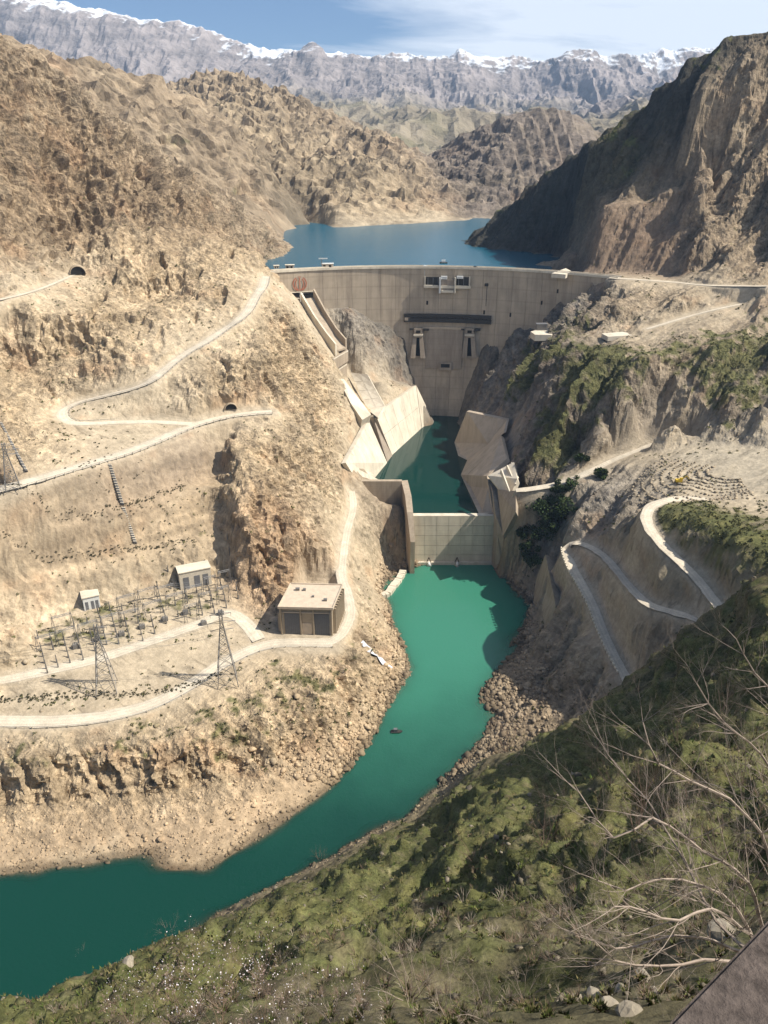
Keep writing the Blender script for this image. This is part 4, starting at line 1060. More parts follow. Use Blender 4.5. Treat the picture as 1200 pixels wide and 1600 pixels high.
# crest buildings
def small_house(px, py, z, w, d, h, label, mat, roof, rz=0.0, name='gatehouse', cat='building', Y=None, group=None, door=True):
    c = P(px, py, z=z) if Y is None else P(px, py, Y=Y)
    e = empty(name, c, label, cat, group)
    m = MB(); m.box((c[0], c[1], c[2] + h / 2), (w, d, h), rz); m.build('wall', mat, e)
    m = MB(); m.box((c[0], c[1], c[2] + h + .2), (w + 1.0, d + 1.0, .4), rz); m.build('roof', roof, e)
    ca, sa = math.cos(rz), math.sin(rz)
    if door:
        for dx in (-w * .28, w * .2):
            m = MB(); m.box((c[0] + dx * ca + (d / 2) * sa, c[1] + dx * sa - (d / 2) * ca, c[2] + h * .42), (w * .22, .16, h * .6), rz); m.build('door' if dx < 0 else 'window', M['dark'], e)
    return e
M['plaster'] = plain('cream_plaster', (.60, .53, .42), .9, .6, .12)
small_house(453, 419, 200.3, 9, 5, 3.2, 'low cream gatehouse on the dam crest directly above the red emblem', M['plaster'], M['concrete'], .1)
small_house(512, 417.5, 200.3, 12, 5, 3.6, 'flat roofed cream hut on the dam crest right of the red emblem', M['plaster'], M['white'], .05)
small_house(432, 419, 200.3, 5, 4, 2.6, 'small cream hut at the extreme left end of the dam crest', M['plaster'], M['concrete'], .3)
for px, tall, lab in ((503, 9, 'crane mast standing beside the flat roofed hut on the dam crest'), ):
    c = P(px, 418, z=200.3); e = empty('hoist_frame', c, 'slim steel ' + lab, 'crane')
    m = MB(); m.box((c[0], c[1], c[2] + tall / 2), (.8, .8, tall)); m.build('mast', M['steel'], e)
    m = MB(); m.box((c[0] + 1.5, c[1], c[2] + tall), (9, .9, .9)); m.build('jib', M['white'], e)
# vehicles on the crest
def vehicle(c, rz, body, label, L=4.6, group='vehicles parked on the dam crest'):
    e = empty('parked_car', c, label, 'car', group)
    m = MB(); h = 1.5; ca, sa = math.cos(rz), math.sin(rz)
    prof = [(-L / 2, .35), (L / 2, .35), (L / 2, .85), (L * .28, .98), (L * .12, h), (-L * .34, h), (-L * .47, .95)]
    for y, m0 in ((-.85, 0), (.85, 1)): pass
    vs = [(c[0] + x * ca - y * sa, c[1] + x * sa + y * ca, c[2] + z) for y in (-.88, .88) for x, z in prof]
    n = len(prof)
    m.add(vs, [tuple(range(n)), tuple(range(n, 2 * n))[::-1]] + [(i, n + i, n + (i + 1) % n, (i + 1) % n) for i in range(n)])
    m.build('body', body, e)
    for x in (-L * .3, L * .3):
        for y in (-.8, .8):
            w = MB(); p = (c[0] + x * ca - y * sa, c[1] + x * sa + y * ca, c[2] + .34)
            a = (p[0] - .12 * -sa, p[1] - .12 * ca, p[2]); b = (p[0] + .12 * -sa, p[1] + .12 * ca, p[2])
            w.bar(a, b, .34, 8); w.build('wheel', M['dark'], e)
    return e
c = dam_pt(.46, 200, 4); vehicle((c[0], c[1], 200.3), .1, M['white'], 'white car parked on the dam crest left of the gate platform')
c = dam_pt(.60, 200, 4); vehicle((c[0], c[1], 200.3), -.1, M['shade'], 'dark car parked on the dam crest right of the gate platform')
# pale landing apron at the right end of the crest
ca_ = [P(862, 427, z=200.6), P(884, 419, z=200.6), P(892, 423, z=200.6), P(884, 429, z=200.6)]
m = MB(); m.solid(ca_, (0, 0, -4)); tag(m.build('landing_apron', M['concrete']), 'bright pale concrete landing at the right end of the dam crest', 'landing')
# raft on the reservoir
c = P(693, 411, z=190.0)
e = empty('work_raft', c, 'small white work raft floating on the reservoir behind the dam', 'raft')
m = MB(); m.box((c[0], c[1], 190.5), (9, 6, 1.0)); m.build('deck', M['shade'], e)
m = MB(); m.box((c[0], c[1] + .5, 192.2), (4.5, 3, 2.4)); m.build('cabin', M['white'], e)
m = MB(); m.bar((c[0], c[1], 193.4), (c[0], c[1], 197), .15); m.build('mast', M['steel'], e)

# ------------------------------------------------------------------ concrete slabs by the pool
def off_solid(pts, off):
    m = MB(); m.solid(pts, off); return m
def lerp3(a, b, t): return tuple(a[i] + (b[i] - a[i]) * t for i in range(3))
def slab(corner, nu, nv, label, thick, name='training_slab', mat=None, rest=(), cat='concrete slab', group='sloping slabs lining the plunge pool', gap=.35):
    """corner: the four corners (top left, top right, bottom right, bottom left); cast panels with open joints on a backing"""
    e = empty(name, corner[0], label, cat, group)
    a, b, c, d = corner
    nrm = (Vector(b) - Vector(a)).cross(Vector(d) - Vector(a)).normalized()
    if nrm.dot(Vector((0, -1, .6))) < 0: nrm = -nrm
    bk = -nrm * thick
    m = MB(); m.solid([Vector(p) - nrm * .5 for p in corner], tuple(bk)); m.build('backing', mat or M['concrete'], e)
    for i in range(nu):
        for j in range(nv):
            L = (Vector(b) - Vector(a)).length; Hh = (Vector(d) - Vector(a)).length
            gu, gv = gap / L, gap / Hh
            u0, u1, v0, v1 = i / nu + gu / 2, (i + 1) / nu - gu / 2, j / nv + gv / 2, (j + 1) / nv - gv / 2
            q = []
            for uu, vv in ((u0, v0), (u1, v0), (u1, v1), (u0, v1)):
                q.append(Vector(lerp3(lerp3(a, b, uu), lerp3(d, c, uu), vv)))
            off = -nrm * .52
            q = [p + nrm * random.uniform(0, .08) for p in q]
            m = MB(); m.solid(q, tuple(off)); m.build('panel', mat or M['concrete'], e)
    for pts in rest:
        m = MB(); m.solid(pts, tuple(bk)); m.build('end_panel', mat or M['concrete'], e)
    return e
slab([L1[0], L1[1], L1[2], L1[3]], 5, 2, 'tall sunlit pale slab over the far left of the plunge pool, nearest the dam', 3.5)
tag(off_solid([drop(L1[1], .3), P(676, 656, z=40), P(660, 672, z=40)], (-3, 3, 0)).build('slab_end_wall', M['concrete']), 'triangular pale end wall closing the far left pool slab', 'concrete wall')
slab([L2[0], lerp3(L2[1], L2[2], .6), L2[3], P(583, 750, z=42)], 5, 2, 'sunlit pale slab at the near left of the plunge pool above the cross wall', 3.5,
     rest=[[L2[0], P(583, 750, z=42), L2[4], L2[5]]])
# dark slot between the two left slabs
tag(off_solid([P(583, 652, z=84), P(590, 655, z=82), P(613, 712, z=42), P(605, 722, z=42)], (-5, 3, -2)).build('slot_wall', M['panel']), 'dark narrow slot wall between the two sunlit pool slabs', 'concrete wall')
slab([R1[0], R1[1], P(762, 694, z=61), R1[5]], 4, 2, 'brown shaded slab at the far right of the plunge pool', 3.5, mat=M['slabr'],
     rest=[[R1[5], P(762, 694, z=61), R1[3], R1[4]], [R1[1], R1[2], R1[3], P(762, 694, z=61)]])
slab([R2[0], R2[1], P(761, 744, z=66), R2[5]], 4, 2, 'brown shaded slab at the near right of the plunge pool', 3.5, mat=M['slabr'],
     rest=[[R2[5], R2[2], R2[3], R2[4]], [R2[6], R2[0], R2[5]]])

# ------------------------------------------------------------------ weir
wa, wb = P(645, 806, z=43), P(776, 806, z=43)
wc, wd = P(776, 882, z=-.5), P(645, 882, z=-.5)
weir = slab([wa, wb, wc, wd], 7, 5, 'broad pale concrete weir face dropping from the plunge pool to the turquoise river', 4.0, 'weir', M['weir'], cat='weir', group=None, gap=.25)
m = MB(); m.solid([wa, wb, drop(wb, 0, 5.0), drop(wa, 0, 5.0)], (0, 0, -6)); m.build('crest_sill', M['concrete'], weir)
m = MB(); m.box(((wd[0] + wc[0]) / 2, wd[1] - .5, 1.2), (wc[0] - wd[0], 2.4, 2.4)); m.build('toe_beam', M['concrete'], weir)
for px, lab in ((670, 'white cone of spray at the weir foot, nearer the left training wall'), (714, 'white cone of spray at the middle of the weir foot')):
    c = P(px, 883, z=0); e = empty('spray_cone', (c[0], c[1] - 1, 0), lab, 'spray', 'spray cones at the foot of the weir')
    m = MB(); n = 9
    vs = [(c[0], c[1] - .6, 4.4)] + [(c[0] + (2.2 + .5 * math.sin(k * 2.3)) * math.cos(2 * math.pi * k / n), c[1] - 1.4 + 1.8 * math.sin(2 * math.pi * k / n), .02) for k in range(n)]
    m.add(vs, [(0, 1 + k, 1 + (k + 1) % n) for k in range(n)] + [tuple(range(1, n + 1))[::-1]]); m.build('spray', M['white'], e, True)
    m = MB(); m.bar((c[0] - 2.4, c[1] + .8, .5), (c[0], c[1] + 1.2, 6.6), .35); m.bar((c[0] + 2.4, c[1] + .8, .5), (c[0], c[1] + 1.2, 6.6), .35); m.build('pipe_frame', M['shade'], e)

# ------------------------------------------------------------------ training walls
def wall_strip(name, left, right, zb, label, mat=None, cat='training wall'):
    """left and right: top edge points (3D), same count"""
    m = MB(); n = len(left); vs = []
    for a, b in zip(left, right): vs += [a, b, (b[0], b[1], zb), (a[0], a[1], zb)]
    fs = []
    for i in range(n - 1):
        for q in range(4): fs.append((i * 4 + q, i * 4 + (q + 1) % 4, i * 4 + 4 + (q + 1) % 4, i * 4 + 4 + q))
    fs += [(0, 1, 2, 3), (n * 4 - 1, n * 4 - 2, n * 4 - 3, n * 4 - 4)]
    m.add(vs, fs); return tag(m.build(name, mat or M['concrete']), label, cat)
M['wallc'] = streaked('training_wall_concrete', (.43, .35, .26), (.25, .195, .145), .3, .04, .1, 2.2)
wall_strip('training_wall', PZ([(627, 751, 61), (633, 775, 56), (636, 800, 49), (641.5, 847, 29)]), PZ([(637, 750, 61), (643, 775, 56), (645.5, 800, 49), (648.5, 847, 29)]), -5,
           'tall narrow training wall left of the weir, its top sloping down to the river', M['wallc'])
wl = PZ([(555, 752, 62), (628, 752, 62)]); wl2 = [drop(p, 0, 4.0) for p in wl]
m = MB(); vs = [wl[0], wl[1], drop(wl[1], 0, 0, -30), drop(wl[0], 0, 0, -22), wl2[0], wl2[1], drop(wl2[1], 0, 0, -30), drop(wl2[0], 0, 0, -22)]
m.add(vs, [(0, 1, 2, 3), (7, 6, 5, 4), (0, 4, 5, 1), (1, 5, 6, 2), (2, 6, 7, 3), (3, 7, 4, 0)])
tag(m.build('cross_wall', M['wallc']), 'brown cross wall joining the left training wall to the rock bank', 'concrete wall')
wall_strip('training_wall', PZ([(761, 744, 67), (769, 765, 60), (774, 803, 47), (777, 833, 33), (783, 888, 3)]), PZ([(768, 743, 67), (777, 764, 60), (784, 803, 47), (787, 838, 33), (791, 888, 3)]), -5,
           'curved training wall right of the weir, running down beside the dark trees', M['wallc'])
# ribbed sunlit slab
e = empty('ribbed_slab', P(762, 743, z=68), 'bright tilted slab with three thin ribs above the right training wall', 'concrete slab')
rc = [P(762, 743, z=70), P(803, 722, z=82), P(808, 748, z=76), P(794, 783, z=58)]
m = MB(); m.solid(rc, (3, 4, -6)); m.build('slab', M['concrete'], e)
for (ax, ay), (bx, by) in (((781, 739), (795, 771)), ((790, 733), (804, 759)), ((797, 729), (808, 750))):
    a, b = Vector(P(ax, ay, z=77)), Vector(P(bx, by, z=67 + (bx - 795) * .35))
    m = MB(); m.solid([a, b, b + Vector((.2, -1.0, 2.0)), a + Vector((.4, -1.6, 4.2))], (1.0, .3, 0)); m.build('rib', M['concrete'], e)
tag(off_solid([P(777, 765, z=62), P(806, 767, z=73), P(806, 800, z=64), P(786, 838, z=36)], (3, 5, -6)).build('bank_slab', M['wallc']), 'plain buff concrete slab outside the right training wall, below the ribbed slab', 'concrete slab')
# retaining walls by the right bank
tag(off_solid([P(852, 866, z=38), P(868, 945, z=30), P(866, 988, z=12), P(838, 994, z=-2), P(831, 940, z=-2), P(838, 905, z=12)], (14, 6, -8)).build('retaining_wall', M['wallc']), 'grey brown retaining wall dropping into the turquoise water below the trees', 'retaining wall')
for a, b, lab in (((820, 804, 50), (801, 893, 3), 'nearer the weir'), ((840, 850, 30), (826, 905, 4), 'nearer the retaining wall')):
    A, B = P(*a[:2], z=a[2]), P(*b[:2], z=b[2])
    m = MB(); m.solid([A, B, drop(B, 1.6), drop(A, 1.6)], (0, 3, -7)); tag(m.build('stair_wall', M['concrete']), 'thin pale stair wall among the dark trees, ' + lab, 'wall', 'stair walls on the wooded right bank')
# stone mole left of the training wall
e = empty('stone_mole', P(628, 897, z=0), 'low curved beige stone mole enclosing dark water beside the left training wall', 'mole')
ml = smooth_line(PZ([(630, 895, 0), (623, 908, 0), (613, 920, 0), (606, 930, 0), (596, 933, 0)]), 2.6)
for i, (a, b) in enumerate(zip(ml[:-1], ml[1:])):
    d = Vector(b) - Vector(a)
    m = MB(); m.box(((a[0] + b[0]) / 2, (a[1] + b[1]) / 2, .8), (d.length * .93, 5.2 + random.uniform(-.6, .6), 4.2 + random.uniform(-.6, .6)), math.atan2(d.y, d.x) + random.uniform(-.06, .06)); m.build('stone', M['concrete'], e)

# ------------------------------------------------------------------ spillway chute
e = empty('spillway_chute', CHUTE[1], 'long open concrete spillway chute running down left of the dam', 'spillway')
bed = [P(481, 466, Y=806), P(500, 500, z=155), P(518, 527, z=139), P(533, 545, z=129)]
for k, (nm, o0, o1, h0, h1, mt) in enumerate((('chute_bed', -7, 7, -2, 0, M['wallc']), ('side_wall', -9, -7, -8, 6.5, M['concrete']), ('side_wall', 7, 9, -14, 8.5, M['wallc']))):
    m = MB(); vs = []
    for i, p in enumerate(bed):
        a, b = Vector(bed[max(0, i - 1)]), Vector(bed[min(len(bed) - 1, i + 1)])
        d = (b - a); d.z = 0; d.normalize(); n = Vector((-d.y, d.x, 0))
        for o, h in ((o0, h0), (o1, h0), (o1, h1), (o0, h1)): q = Vector(p) + n * o; vs.append((q.x, q.y, q.z + h))
    fs = [(i * 4 + q, i * 4 + (q + 1) % 4, i * 4 + 4 + (q + 1) % 4, i * 4 + 4 + q) for i in range(len(bed) - 1) for q in range(4)] + [(0, 1, 2, 3), (15, 14, 13, 12)]
    m.add(vs, fs); m.build(nm, mt, e)
# flip bucket ends, one lower than the other
for (pa, pb, z, h) in (((521, 562), (544, 549), 130, 7), ((518, 586), (542, 570), 118, 9)):
    a, b = P(*pa, z=z), P(*pb, z=z)
    m = MB(); m.solid([a, b, drop(b, 0, 0, -h * 1.4), drop(a, 0, 0, -h * 1.6)], (-1, 9, 0)); m.build('flip_bucket', M['wallc'], e)
    m = MB(); m.solid([drop(a, 0, -.6, .9), drop(b, 0, -.6, .9), drop(b, 0, 1, .9), drop(a, 0, 1, .9)], (0, 0, -.9)); m.build('bucket_lip', M['concrete'], e)
lb = [P(548, 582, z=108), P(574, 585, z=110), P(601, 634, z=90), P(590, 652, z=86), P(574, 640, z=86)]
slab([lb[0], lb[1], lb[2], lb[4]], 2, 4, 'white slab ramp descending from the flip buckets to the pool slabs', 3.0, 'chute_apron', rest=[[lb[4], lb[2], lb[3]]], group=None)
tag(off_solid([P(529, 592, z=117), P(537, 592, z=117), P(580, 648, z=91), P(566, 656, z=89), P(548, 630, z=104)], (-2, 4, -9)).build('lower_apron', M['concrete']), 'cream concrete strip on the rock edge left of the white slab ramp', 'concrete slab')

# ------------------------------------------------------------------ transformer building
def quad_box(name, base, z0, z1, mat, parent): 
    m = MB(); m.prism(base, z0, z1); return m.build(name, mat, parent)
pf0, pf1 = P(440, 990, z=32), P(520, 992, z=32)
dx_, dy_ = pf1[0] - pf0[0], pf1[1] - pf0[1]; Lf = math.hypot(dx_, dy_); ux, uy = dx_ / Lf, dy_ / Lf
vx, vy = -uy + .12, ux                      # towards the back
HB, DB_ = 19.5, 27.0
def bp_(u, v): return (pf0[0] + ux * u + vx * v, pf0[1] + uy * u + vy * v)
M['bwall'] = plain('buff_render', (.42, .335, .235), .9, .4, .12, .02)
M['broof'] = plain('roof_screed', (.60, .49, .37), .9, .3, .12, .02)
M['shutter'] = plain('grey_shutter', (.16, .16, .165), .6, .5, .1)
ph = empty('transformer_building', (pf0[0], pf0[1], 32), 'square flat roofed buff building with two tall grey shutters beside the river road', 'building')
quad_box('wall', [bp_(0, 0), bp_(Lf, 0), bp_(Lf, DB_), bp_(0, DB_)], 31, 32 + HB, M['bwall'], ph)
quad_box('roof', [bp_(-1, -1.4), bp_(Lf + 1, -1.4), bp_(Lf + 1, DB_ + 1), bp_(-1, DB_ + 1)], 32 + HB + .02, 33 + HB, M['broof'], ph)
for a, b, c, d in ((-1, -1.4, Lf + 1, -.9), (-1, DB_ + .4, Lf + 1, DB_ + 1), (-1, -.9, -.5, DB_ + .4), (Lf + .5, -.9, Lf + 1, DB_ + .4)):
    quad_box('roof_kerb', [bp_(a, b), bp_(c, b), bp_(c, d), bp_(a, d)], 33 + HB, 33.7 + HB, M['broof'], ph)
for a, b, mt, nm, h in ((2.5, 12.0, 'shutter', 'shutter', 15.5), (Lf - 11.5, Lf - 2.0, 'shutter', 'shutter', 15.5), (13.6, Lf - 13.2, 'broof', 'door_panel', 8.5)):
    sh = quad_box(nm, [bp_(a, -.25), bp_(b, -.25), bp_(b, .3), bp_(a, .3)], 32, 32 + h, M[mt], ph)
    if nm == 'shutter':
        for k in range(1, 8):
            x = a + (b - a) * k / 8
            quad_box('shutter_slat', [bp_(x - .14, -.42), bp_(x + .14, -.42), bp_(x + .14, -.24), bp_(x - .14, -.24)], 32.2, 32 + h - .3, M['shutter'], ph)
for k in range(9):        # buttress fins along the river side and the hill side
    v = 1.5 + k * 3.0
    for sd in (0, 1):
        u0 = Lf + .02 if sd else -2.2
        quad_box('fin', [bp_(u0, v), bp_(u0 + 2.2, v), bp_(u0 + 2.2, v + .9), bp_(u0, v + .9)], 31, 32 + HB - .6 - (0 if sd else 4), M['bwall'], ph)
for a in (-.2, 12.6, Lf - 12.4, Lf - .8): quad_box('column', [bp_(a, -.9), bp_(a + .9, -.9), bp_(a + .9, -.02), bp_(a, -.02)], 31, 32 + HB, M['bwall'], ph)
for u_, v_, w_, h_ in ((6, 20, 2.6, 1.6), (10.5, 20, 1.8, 1.2), (Lf - 6, 8, 2.2, 1.4)):
    m = MB(); c = bp_(u_, v_); m.box((c[0], c[1], 33.02 + HB + h_ / 2), (w_, 1.8, h_)); m.build('roof_unit', M['steel'], ph)
for u_ in (1.6, Lf - 1.3):
    m = MB(); c = bp_(u_, -1.1); m.bar((c[0], c[1], 32.2), (c[0], c[1], 32 + HB - .1), .16, 6); m.build('downpipe', M['steel'], ph)
m = MB(); c0_, c1_ = bp_(1, -.6), bp_(Lf - 1, -.6); m.bar((c0_[0], c0_[1], 32 + 16.6), (c1_[0], c1_[1], 32 + 16.6), .35, 4); m.build('lintel_beam', M['broof'], ph)
m = MB(); c = bp_(Lf * .55, DB_ * .45); m.box((c[0], c[1], 33.5 + HB), (1.4, 1.4, 1.0)); m.build('roof_vent', M['steel'], ph)

# portals at the foot of the cliff
def portal(px, py, w, h, d, rz, label, mat):
    c = P(px, py, z=44); e = empty('portal_house', (c[0], c[1], 43), label, 'building', 'portal houses under the excavated cliff')
    m = MB(); m.box((c[0], c[1], 43 + h / 2), (w, d, h), rz); m.build('wall', mat, e)
    m = MB(); m.box((c[0], c[1], 43.1 + h), (w + 1, d + 1, .6), rz); m.build('roof', M['concrete'], e)
    ca, sa = math.cos(rz), math.sin(rz)
    for k in (-.3, .05, .32):
        x = k * w
        m = MB(); m.box((c[0] + x * ca + d / 2 * sa, c[1] + x * sa - d / 2 * ca, 43 + h * .4), (w * .18, .3, h * .62), rz); m.build('door', M['shutter'], e)
    return e
portal(144, 948, 10, 11, 9, .45, 'small grey block house at the cliff foot near the left of the switchyard', M['white'])
portal(305, 912, 21, 14, 10, .4, 'wide pale portal house at the cliff foot right behind the switchyard', M['plaster'])
portal(5, 1010, 12, 9, 8, .5, 'dark fronted portal house at the extreme left of the switchyard', M['bwall'])
# tunnel mouths
def sP(px, py, Yg=0):
    """where a photograph pixel's ray meets the valley surface"""
    x, y, w = ray(px, py)
    h = cast((x * 20, y * 20, CAM_Z + w * 20), (x, y, w))
    return tuple(h[1]) if h else P(px, py, Y=Yg or 500)
def tunnel(px, py, Y, r, label, az):
    c = Vector(P(px, py, Y=Y)); e = empty('tunnel_mouth', c, label, 'tunnel', None)
    f = Vector((math.sin(az), -math.cos(az), 0)); rt = Vector((-f.y, f.x, 0)); U = Vector((0, 0, 1))
    def ring(rr, off): return [c + f * off + rt * (rr * math.cos(t)) + U * (max(rr * math.sin(t), 0)) for t in [math.pi * k / 10 for k in range(11)]]
    m = MB(); a, b, d_, g = ring(r * 1.1, .4), ring(r, .4), ring(r * 1.1, -10), ring(r, -10)
    vs = a + b + d_ + g; fs = []
    for k in range(10): fs += [(k, k + 1, 12 + k, 11 + k), (k, 22 + k, 23 + k, k + 1), (11 + k, 12 + k, 34 + k, 33 + k)]
    m.add(vs, fs); m.build('lining', M['bwall'], e)
    m = MB(); q = ring(r, -.6); m.add(q, [tuple(range(11))]); m.build('opening', M['dark'], e)
tunnel(122, 428, sP(122, 430, 450)[1] - 1, 6.5, 'large dark tunnel mouth at the end of the upper left track', .35)
tunnel(361, 640, sP(361, 642, 450)[1] - 1, 4.6, 'small dark tunnel mouth above the road on the left bank', .3)
tunnel(378, 1000, 0 + P(378, 1000, z=36)[1], .1, 'x', 0) if False else None

# ------------------------------------------------------------------ switchyard
def gantry(c, w, h, rz, steel):
    """lattice portal: two tapered legs, a beam, three insulator strings"""
    parts = []
    ca, sa = math.cos(rz), math.sin(rz)
    X = lambda x, z: (c[0] + x * ca, c[1] + x * sa, c[2] + z)
    for sg in (-1, 1):
        m = MB()
        for dx in (-.5, .5): m.bar(X(sg * w / 2 + dx * 2, 0), X(sg * w / 2 + dx * .5, h), .17, 3)
        for k in range(4): m.bar(X(sg * w / 2 - 1 + .2 * k, h * k / 4), X(sg * w / 2 + .8 - .2 * k, h * (k + 1) / 4), .11, 3)
        m.bar(X(sg * w / 2, h), X(sg * w / 2, h + 2.6), .12, 3)
        parts.append(('leg', m))
    m = MB(); m.bar(X(-w / 2, h), X(w / 2, h), .22, 3); m.bar(X(-w / 2, h - 1.1), X(w / 2, h - 1.1), .22, 3)
    for k in range(8): m.bar(X(-w / 2 + w * k / 8, h - 1.1 * (k % 2)), X(-w / 2 + w * (k + 1) / 8, h - 1.1 * ((k + 1) % 2)), .1, 3)
    parts.append(('beam', m))
    return parts
gi = 0
rows = [[(75, 1012), (105, 1003), (140, 993), (175, 982)], [(205, 975), (240, 962), (275, 950), (305, 938)], [(100, 985), (200, 955), (232, 945), (262, 938)], [(330, 928), (350, 940), (322, 950), (352, 920), (300, 965)]]
where = ['in the front left row of the switchyard', 'in the middle row of the switchyard', 'in the back row nearest the cliff', 'in the right cluster below the wide portal house']
nth = ['first', 'second', 'third', 'fourth', 'fifth']
for ri, row in enumerate(rows):
    for k, (px, py) in enumerate(row):
        c = P(px, py, z=42); c = (c[0], c[1], ground(c[0], c[1]) - .3)
        w, h = (11, 11) if ri != 3 else (8, 13)
        e = empty('gantry', c, f'{nth[k]} steel lattice gantry from the left {where[ri]}' if ri < 3 else f'{nth[k]} steel lattice gantry {where[ri]}', 'gantry', 'lattice gantries of the switchyard')
        for nm, m in gantry(c, w, h, .5, M['steel']): m.build(nm, M['steel'], e)
# equipment posts: bus supports, breakers, isolators
bus = []
m0 = MB(); m0.box((0, 0, 1.3), (.7, .7, 2.6)); m0.bar((0, 0, 2.6), (0, 0, 5.4), .28, 5)
pm = m0.build('bus_post', M['steel']); C.objects.unlink(pm); posts_mesh = pm.data
random.seed(11)
kk = 0
for r_ in range(7):
    for q in range(17):
        f_ = q / 16; px = 60 + 300 * f_ + r_ * 2; py = 1020 - 108 * f_ + (r_ - 3) * 7 + 6 * math.sin(q)
        if random.random() < .2: continue
        c = P(px, py, z=42.5)
        o = bpy.data.objects.new('bus_post', posts_mesh); C.objects.link(o)
        o.location = (c[0], c[1], ground(c[0], c[1]) - .2); o.rotation_euler = (0, 0, random.random())
        o.scale = (1, 1, random.uniform(.7, 1.25))
        tag(o, 'short grey bus post among the switchyard equipment under the excavated cliff', 'post', 'equipment posts of the switchyard')
for k_, (px, py) in enumerate([(118, 1008), (152, 998), (190, 990), (222, 979), (258, 968), (290, 958), (318, 970), (345, 955)]):
    c = P(px, py, z=42); c = (c[0], c[1], ground(c[0], c[1]))
    e = empty('transformer', c, ['first', 'second', 'third', 'fourth', 'fifth', 'sixth', 'seventh', 'eighth'][k_] + ' grey transformer from the left standing between the switchyard gantries', 'transformer', 'transformers of the switchyard')
    m = MB(); m.box((c[0], c[1], c[2] + 1.5), (3.4, 2.2, 2.6), .5); m.build('tank', M['steel'], e)
    for q in (-1, 0, 1):
        m = MB(); x = q * 1.0; m.bar((c[0] + x * .88, c[1] + x * .48, c[2] + 2.8), (c[0] + x * .88, c[1] + x * .48, c[2] + 4.9), .22, 6, .1); m.build('bushing', M['plaster'], e)
    m = MB(); m.box((c[0] - 1.2, c[1] + 1.6, c[2] + 1.3), (1.8, .6, 2.2), .5); m.build('radiator', M['shutter'], e)
def bus_line(pts, h, label):
    m = MB(); T_ = []
    for px, py in pts:
        c = P(px, py, z=42); T_.append(Vector((c[0], c[1], ground(c[0], c[1]) + h)))
    for a_, b_ in zip(T_[:-1], T_[1:]):
        for o_ in (-3, 0, 3):
            pr = a_ + Vector((o_ * .5, o_, 0))
            for q in range(1, 6):
                t = q / 5; nx = a_.lerp(b_, t) + Vector((o_ * .5, o_, -1.6 * 4 * t * (1 - t))); m.bar(pr, nx, .07, 3); pr = nx
    tag(m.build('bus_wires', M['steel']), label, 'wires')
bus_line(rows[0] + rows[1], 10.5, 'sagging bus wires strung along the front and middle gantry rows')
bus_line(rows[2] + rows[3][:2], 10.5, 'sagging bus wires strung along the gantry row nearest the cliff')
def pylon(px, py, z, h, label, rz=.3, bw=9.5):
    c = P(px, py, z=z); c = (c[0], c[1], ground(c[0], c[1]) - .3)
    e = empty('pylon', c, label, 'pylon', 'lattice pylons beside the river road')
    ca, sa = math.cos(rz), math.sin(rz)
    X = lambda x, y, z: (c[0] + x * ca - y * sa, c[1] + x * sa + y * ca, c[2] + z)
    hw = lambda z: bw / 2 * (1 - z / (h * .8)) + .9 if z < h * .8 else .9
    lv = [0, .16, .3, .43, .54, .64, .72, .8, .9, 1.0]
    for sx in (-1, 1):
        for sy in (-1, 1):
            m = MB()
            for a, b in zip(lv[:-1], lv[1:]): m.bar(X(sx * hw(a * h), sy * hw(a * h), a * h), X(sx * hw(b * h), sy * hw(b * h), b * h), .26, 3)
            m.build('leg', M['steel'], e)
    m = MB()
    for a, b in zip(lv[:-1], lv[1:]):
        A, B = hw(a * h), hw(b * h)
        for s_ in (-1, 1):
            m.bar(X(-A, s_ * A, a * h), X(B, s_ * B, b * h), .13, 3); m.bar(X(A, s_ * A, a * h), X(-B, s_ * B, b * h), .13, 3)
            m.bar(X(s_ * A, -A, a * h), X(s_ * B, B, b * h), .13, 3); m.bar(X(s_ * A, A, a * h), X(s_ * B, -B, b * h), .13, 3)
            m.bar(X(-B, s_ * B, b * h), X(B, s_ * B, b * h), .12, 3)
    m.build('bracing', M['steel'], e)
    for zz, L in ((.74, 6.5), (.84, 8.0), (.95, 6.0)):
        m = MB()
        for s_ in (-1, 1):
            m.bar(X(0, 0, zz * h + .9), X(s_ * L, 0, zz * h), .2, 3); m.bar(X(0, 0, zz * h - .7), X(s_ * L, 0, zz * h), .16, 3); m.bar(X(s_ * L * .95, 0, zz * h), X(s_ * L * .95, 0, zz * h - 2), .12, 3)
        m.build('crossarm', M['steel'], e)
    return Vector(X(0, 0, h)), X
pa_, XA = pylon(167, 1075, 34, 44, 'tall steel lattice pylon in front of the left half of the switchyard', .25)
pb_, XB = pylon(355, 1060, 33.5, 50, 'tall steel lattice pylon on the river road bend in front of the dark recess', .25, 10)
pc_, XC = pylon(20, 762, 122, 30, 'smaller steel lattice pylon beside the bench road at the upper left', .5, 7)
# overhead wires
m = MB()
def wire(a, b, sag):
    a, b = Vector(a), Vector(b); pr = a
    for k in range(1, 11):
        t = k / 10; q = a.lerp(b, t) - Vector((0, 0, sag * 4 * t * (1 - t))); m.bar(pr, q, .07, 3); pr = q
for s_ in (-1, 1):
    for f_, L in ((.74, 6.2), (.84, 7.6)): wire(XA(s_ * L, 0, 44 * f_ - 2), XB(s_ * L, 0, 50 * f_ - 2), 5); wire(XA(s_ * L, 0, 44 * f_ - 2), (-330, 330 + s_ * 7, 70), 8)
tag(m.build('overhead_wires', M['steel']), 'thin dark overhead wires strung between the two tall lattice pylons', 'wires')

